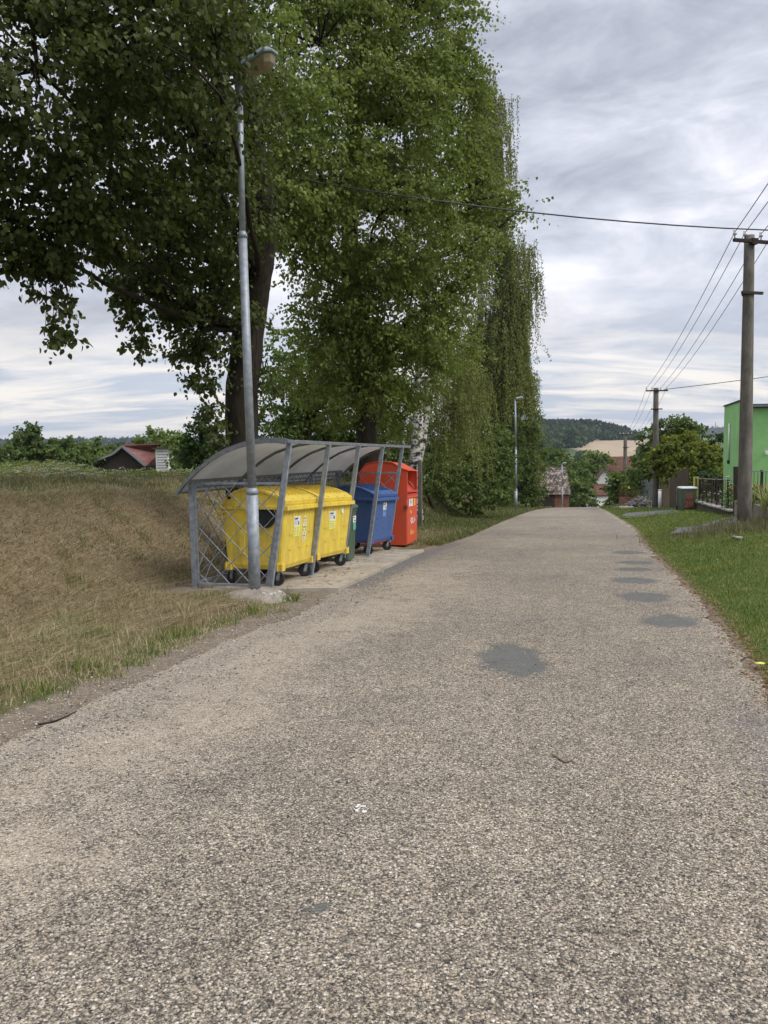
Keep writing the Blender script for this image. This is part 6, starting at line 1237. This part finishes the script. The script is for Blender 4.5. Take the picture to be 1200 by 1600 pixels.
def barn():
    c = at(228, 745, 62); eh = at(228, 727, 62).z; rz_ = at(200, 696.5, 62).z; root = empty('barn', c, 0, 'black timber barn with faded red metal roof beyond the meadow', 'barn')
    def Q(u, v, Y): return at(u, v, Y)
    A = Q(191, 697, 60); Bp = Q(228, 728, 60); Cc = Q(144, 722, 60); E = Q(176, 709, 60); base = c.z-1.5
    w = MB(); fr = [(Cc.x+.3, Cc.z-.1), (E.x, E.z-.12), (A.x, A.z-.15), (Bp.x-.25, Bp.z), (Bp.x-.25, base), (Cc.x+.3, base)]; w.prism(fr, 60.3, 68, lambda p, q, t: (p, t, q)); part(w, 'wall', M['darkwood'], root)
    r = MB()
    def slab(p, q, y0, y1, th=.12):
        V = [(p.x, y0, p.z), (q.x, y0, q.z), (q.x, y1, q.z), (p.x, y1, p.z)]; V += [(a, b, c_+th) for a, b, c_ in V]; r.add(V, [(3, 2, 1, 0), (4, 5, 6, 7), (0, 1, 5, 4), (1, 2, 6, 5), (2, 3, 7, 6), (3, 0, 4, 7)])
    # the ridge runs back and to the right, so the right slope is seen broad
    V = [A, Bp, Bp+Vector((3.2, 6, .9)), A+Vector((4.2, 8, .03))]
    V = [Vector(A), Vector(Bp), Vector(Q(246, 728, 66)), Vector(Q(263, 697, 69))]; V2 = [v+Vector((0, 0, .1)) for v in V]; r.add(V+V2, [(3, 2, 1, 0), (4, 5, 6, 7), (0, 1, 5, 4), (1, 2, 6, 5), (2, 3, 7, 6), (3, 0, 4, 7)])
    for (p, q) in ((A, E), (E, Cc)):
        V = [Vector(p), Vector(q), Vector(q)+Vector((3.5, 8.5, 0)), Vector(p)+Vector((3.9, 9, .2))]; V2 = [v+Vector((0, 0, .1)) for v in V]; r.add(V+V2, [(0, 1, 2, 3), (7, 6, 5, 4), (4, 5, 1, 0), (5, 6, 2, 1), (6, 7, 3, 2), (7, 4, 0, 3)])
    part(r, 'roof', M['redmetal'], root); t = MB()
    for (p, q) in ((A, E), (E, Cc), (A, Bp)): t.bar(Vector(p)-Vector((0, .06, .02)), Vector(q)-Vector((0, .06, .02)), .08, .16)
    part(t, 'verge_board', M['greywood'], root)
    s = empty('white_shed', Q(252, 732, 58), 0, 'small white boarded shed with dark flat roof at the right end of the barn', 'shed'); m = MB(); p = Q(252, 716, 58); hh = Q(252, 702, 58).z-Q(252, 738, 58).z; m.box((p.x, 59, Q(252, 720, 58).z), (.95, 1.6, hh)); part(m, 'wall', M['whitewall'], s)
    m = MB()
    for k in range(7): m.box((p.x, 58.18, Q(252, 706, 58).z-k*.2), (.8, .03, .05))
    part(m, 'slats', M['greywood'], s); m = MB(); m.box((p.x+.2, 59, Q(252, 700.6, 58).z), (1.7, 2, .09)); part(m, 'roof', M['darkroof'], s)
barn()
def mast():
    b = at(1118, 690, 420); m = MB(); t = at(1118, 659, 420); m.tube([b-Vector((0, 0, 14)), b, t], [.5, .4, .12], 5); 
    for (v, w) in ((671, 3.4), (677, 2.0)): q = at(1118, v, 420); m.bar(q-Vector((w, 0, 0)), q+Vector((w, 0, 0)), .25, .25); m.bar(q-Vector((w, 0, 0)), q+Vector((0, 0, 2.2)), .15, .15); m.bar(q+Vector((w, 0, 0)), q+Vector((0, 0, 2.2)), .15, .15)
    tag(m.build('transmission_mast', M['galv_dark']), 'thin far mast with crossbars between the trees and the green house', 'mast')
mast()
# ------------------------------------------------------------------ left verge odds and ends
c = gnd(656, 777); c = at(656, 775, 24); m = MB(); m.bar(Vector((c.x, c.y, g(c.x, c.y)-.3)), at(656, 719, 24), .13, .13, up=(.2, 1, 0)); tag(m.build('concrete_fence_post', M['concrete_pole'], bevel=.012), 'square concrete fence post right of the red container', 'post')
m = MB(); c = at(650.5, 776, 24.4); m.box((c.x-.03, c.y, at(650, 752, 24.4).z), (.10, .06, 1.0)); tag(m.build('iron_gate_leaf', M['iron'], bevel=.004), 'dark iron gate leaf folded against the square concrete post', 'gate')
def sticks():
    c = gnd(733, 788); root = empty('brushwood', c, 0, 'bundle of pale brown sticks leaning under the dark bush', 'brushwood'); m = MB()
    for k in range(46):
        x = random.uniform(-.75, .75); p = c+Vector((x*.9+random.uniform(-.3, .1), random.uniform(-.25, .15), .0)); q = c+Vector((x*.45+.35, random.uniform(.2, .6), random.uniform(.45, .85))); m.tube([p, p.lerp(q, .5)+Vector((0, 0, .04)), q], [.018, .015, .01], 5)
    part(m, 'sticks', M['tanwood'], root)
sticks()
m = MB(); P0 = [gnd(862, 1196), gnd(874, 1203), gnd(884, 1209), gnd(893, 1206), gnd(903, 1213)]; m.tube([Vector((p.x, p.y, float(zr(p.y))+.016)) for p in P0], [.004, .006, .006, .004, .002], 6); m.tube([Vector((P0[2].x, P0[2].y, float(zr(P0[2].y))+.018)), Vector((P0[2].x+.02, P0[2].y+.05, float(zr(P0[2].y))+.03))], .003, 5); tag(m.build('fallen_twig', M['tanwood']), 'small dry twig lying on the road in the foreground', 'twig')
m = MB(); p = gnd(562, 1282)
for k in range(9): m.box((p.x+random.gauss(0, .018), p.y+random.gauss(0, .014), float(zr(p.y))+.012), (random.uniform(.012, .03), random.uniform(.01, .02), .006), Matrix.Rotation(random.uniform(0, 3), 3, 'Z'))
tag(m.build('plaster_crumbs', M['whitewall'], bevel=.002), 'crushed white crumbs on the middle of the road', 'debris')
m = MB(); p = gnd(1152, 844); m.box((p.x, p.y, g(p.x, p.y)+.05), (.24, .12, .06), Matrix.Rotation(.3, 3, 'Z') @ Matrix.Rotation(.12, 3, 'Y')); tag(m.build('pale_stone', M['stone'], bevel=.035, seg=3), 'pale flat stone in the long grass in front of the concrete pole', 'stone')
m = MB(); P0 = [gnd(60, 1138), gnd(85, 1137), gnd(105, 1128), gnd(120, 1119)]; m.tube([Vector((p.x, p.y, max(g(p.x, p.y), float(zr(p.y)))+.015)) for p in P0], [.008, .008, .006, .003], 6); tag(m.build('fallen_twig', M['twig']), 'dark dead twig on the sandy left road edge', 'twig')
# yellow leaf blossoms at the right road edge
for (u, v, lb) in ((1186, 1048, 'yellow fallen leaf in the grass at the right picture edge'), ):
    p = gnd(u, v); m = MB(); V = [p+Vector((math.cos(a)*r_, math.sin(a)*r_, .06+.01*math.sin(a*3))) for a, r_ in ((0, .05), (.9, .03), (1.8, .035), (3.1, .045), (4.2, .03), (5.3, .035))]; m.add(V+[v_+Vector((0, 0, .002)) for v_ in V], [(0, 1, 2, 3, 4, 5), (11, 10, 9, 8, 7, 6)]); tag(m.build('fallen_leaf', M['flower_y']), lb, 'leaf')
# ------------------------------------------------------------------ air
def haze():
    m = bpy.data.materials.new('haze_air'); m.use_nodes = True; nt = m.node_tree
    for n in list(nt.nodes): nt.nodes.remove(n)
    o = nt.nodes.new('ShaderNodeOutputMaterial'); v = nt.nodes.new('ShaderNodeVolumePrincipled'); v.inputs['Density'].default_value = HAZE; v.inputs['Color'].default_value = (.72, .80, .92, 1); v.inputs['Anisotropy'].default_value = .2; lnk(nt, v.outputs[0], o.inputs['Volume'])
    b = MB(); b.box((0, 1500, 20), (9000, 13500, 240)); ob = b.build('haze', m); ob['kind'] = 'stuff'
HAZE = .00011
if HAZE > 0: haze()
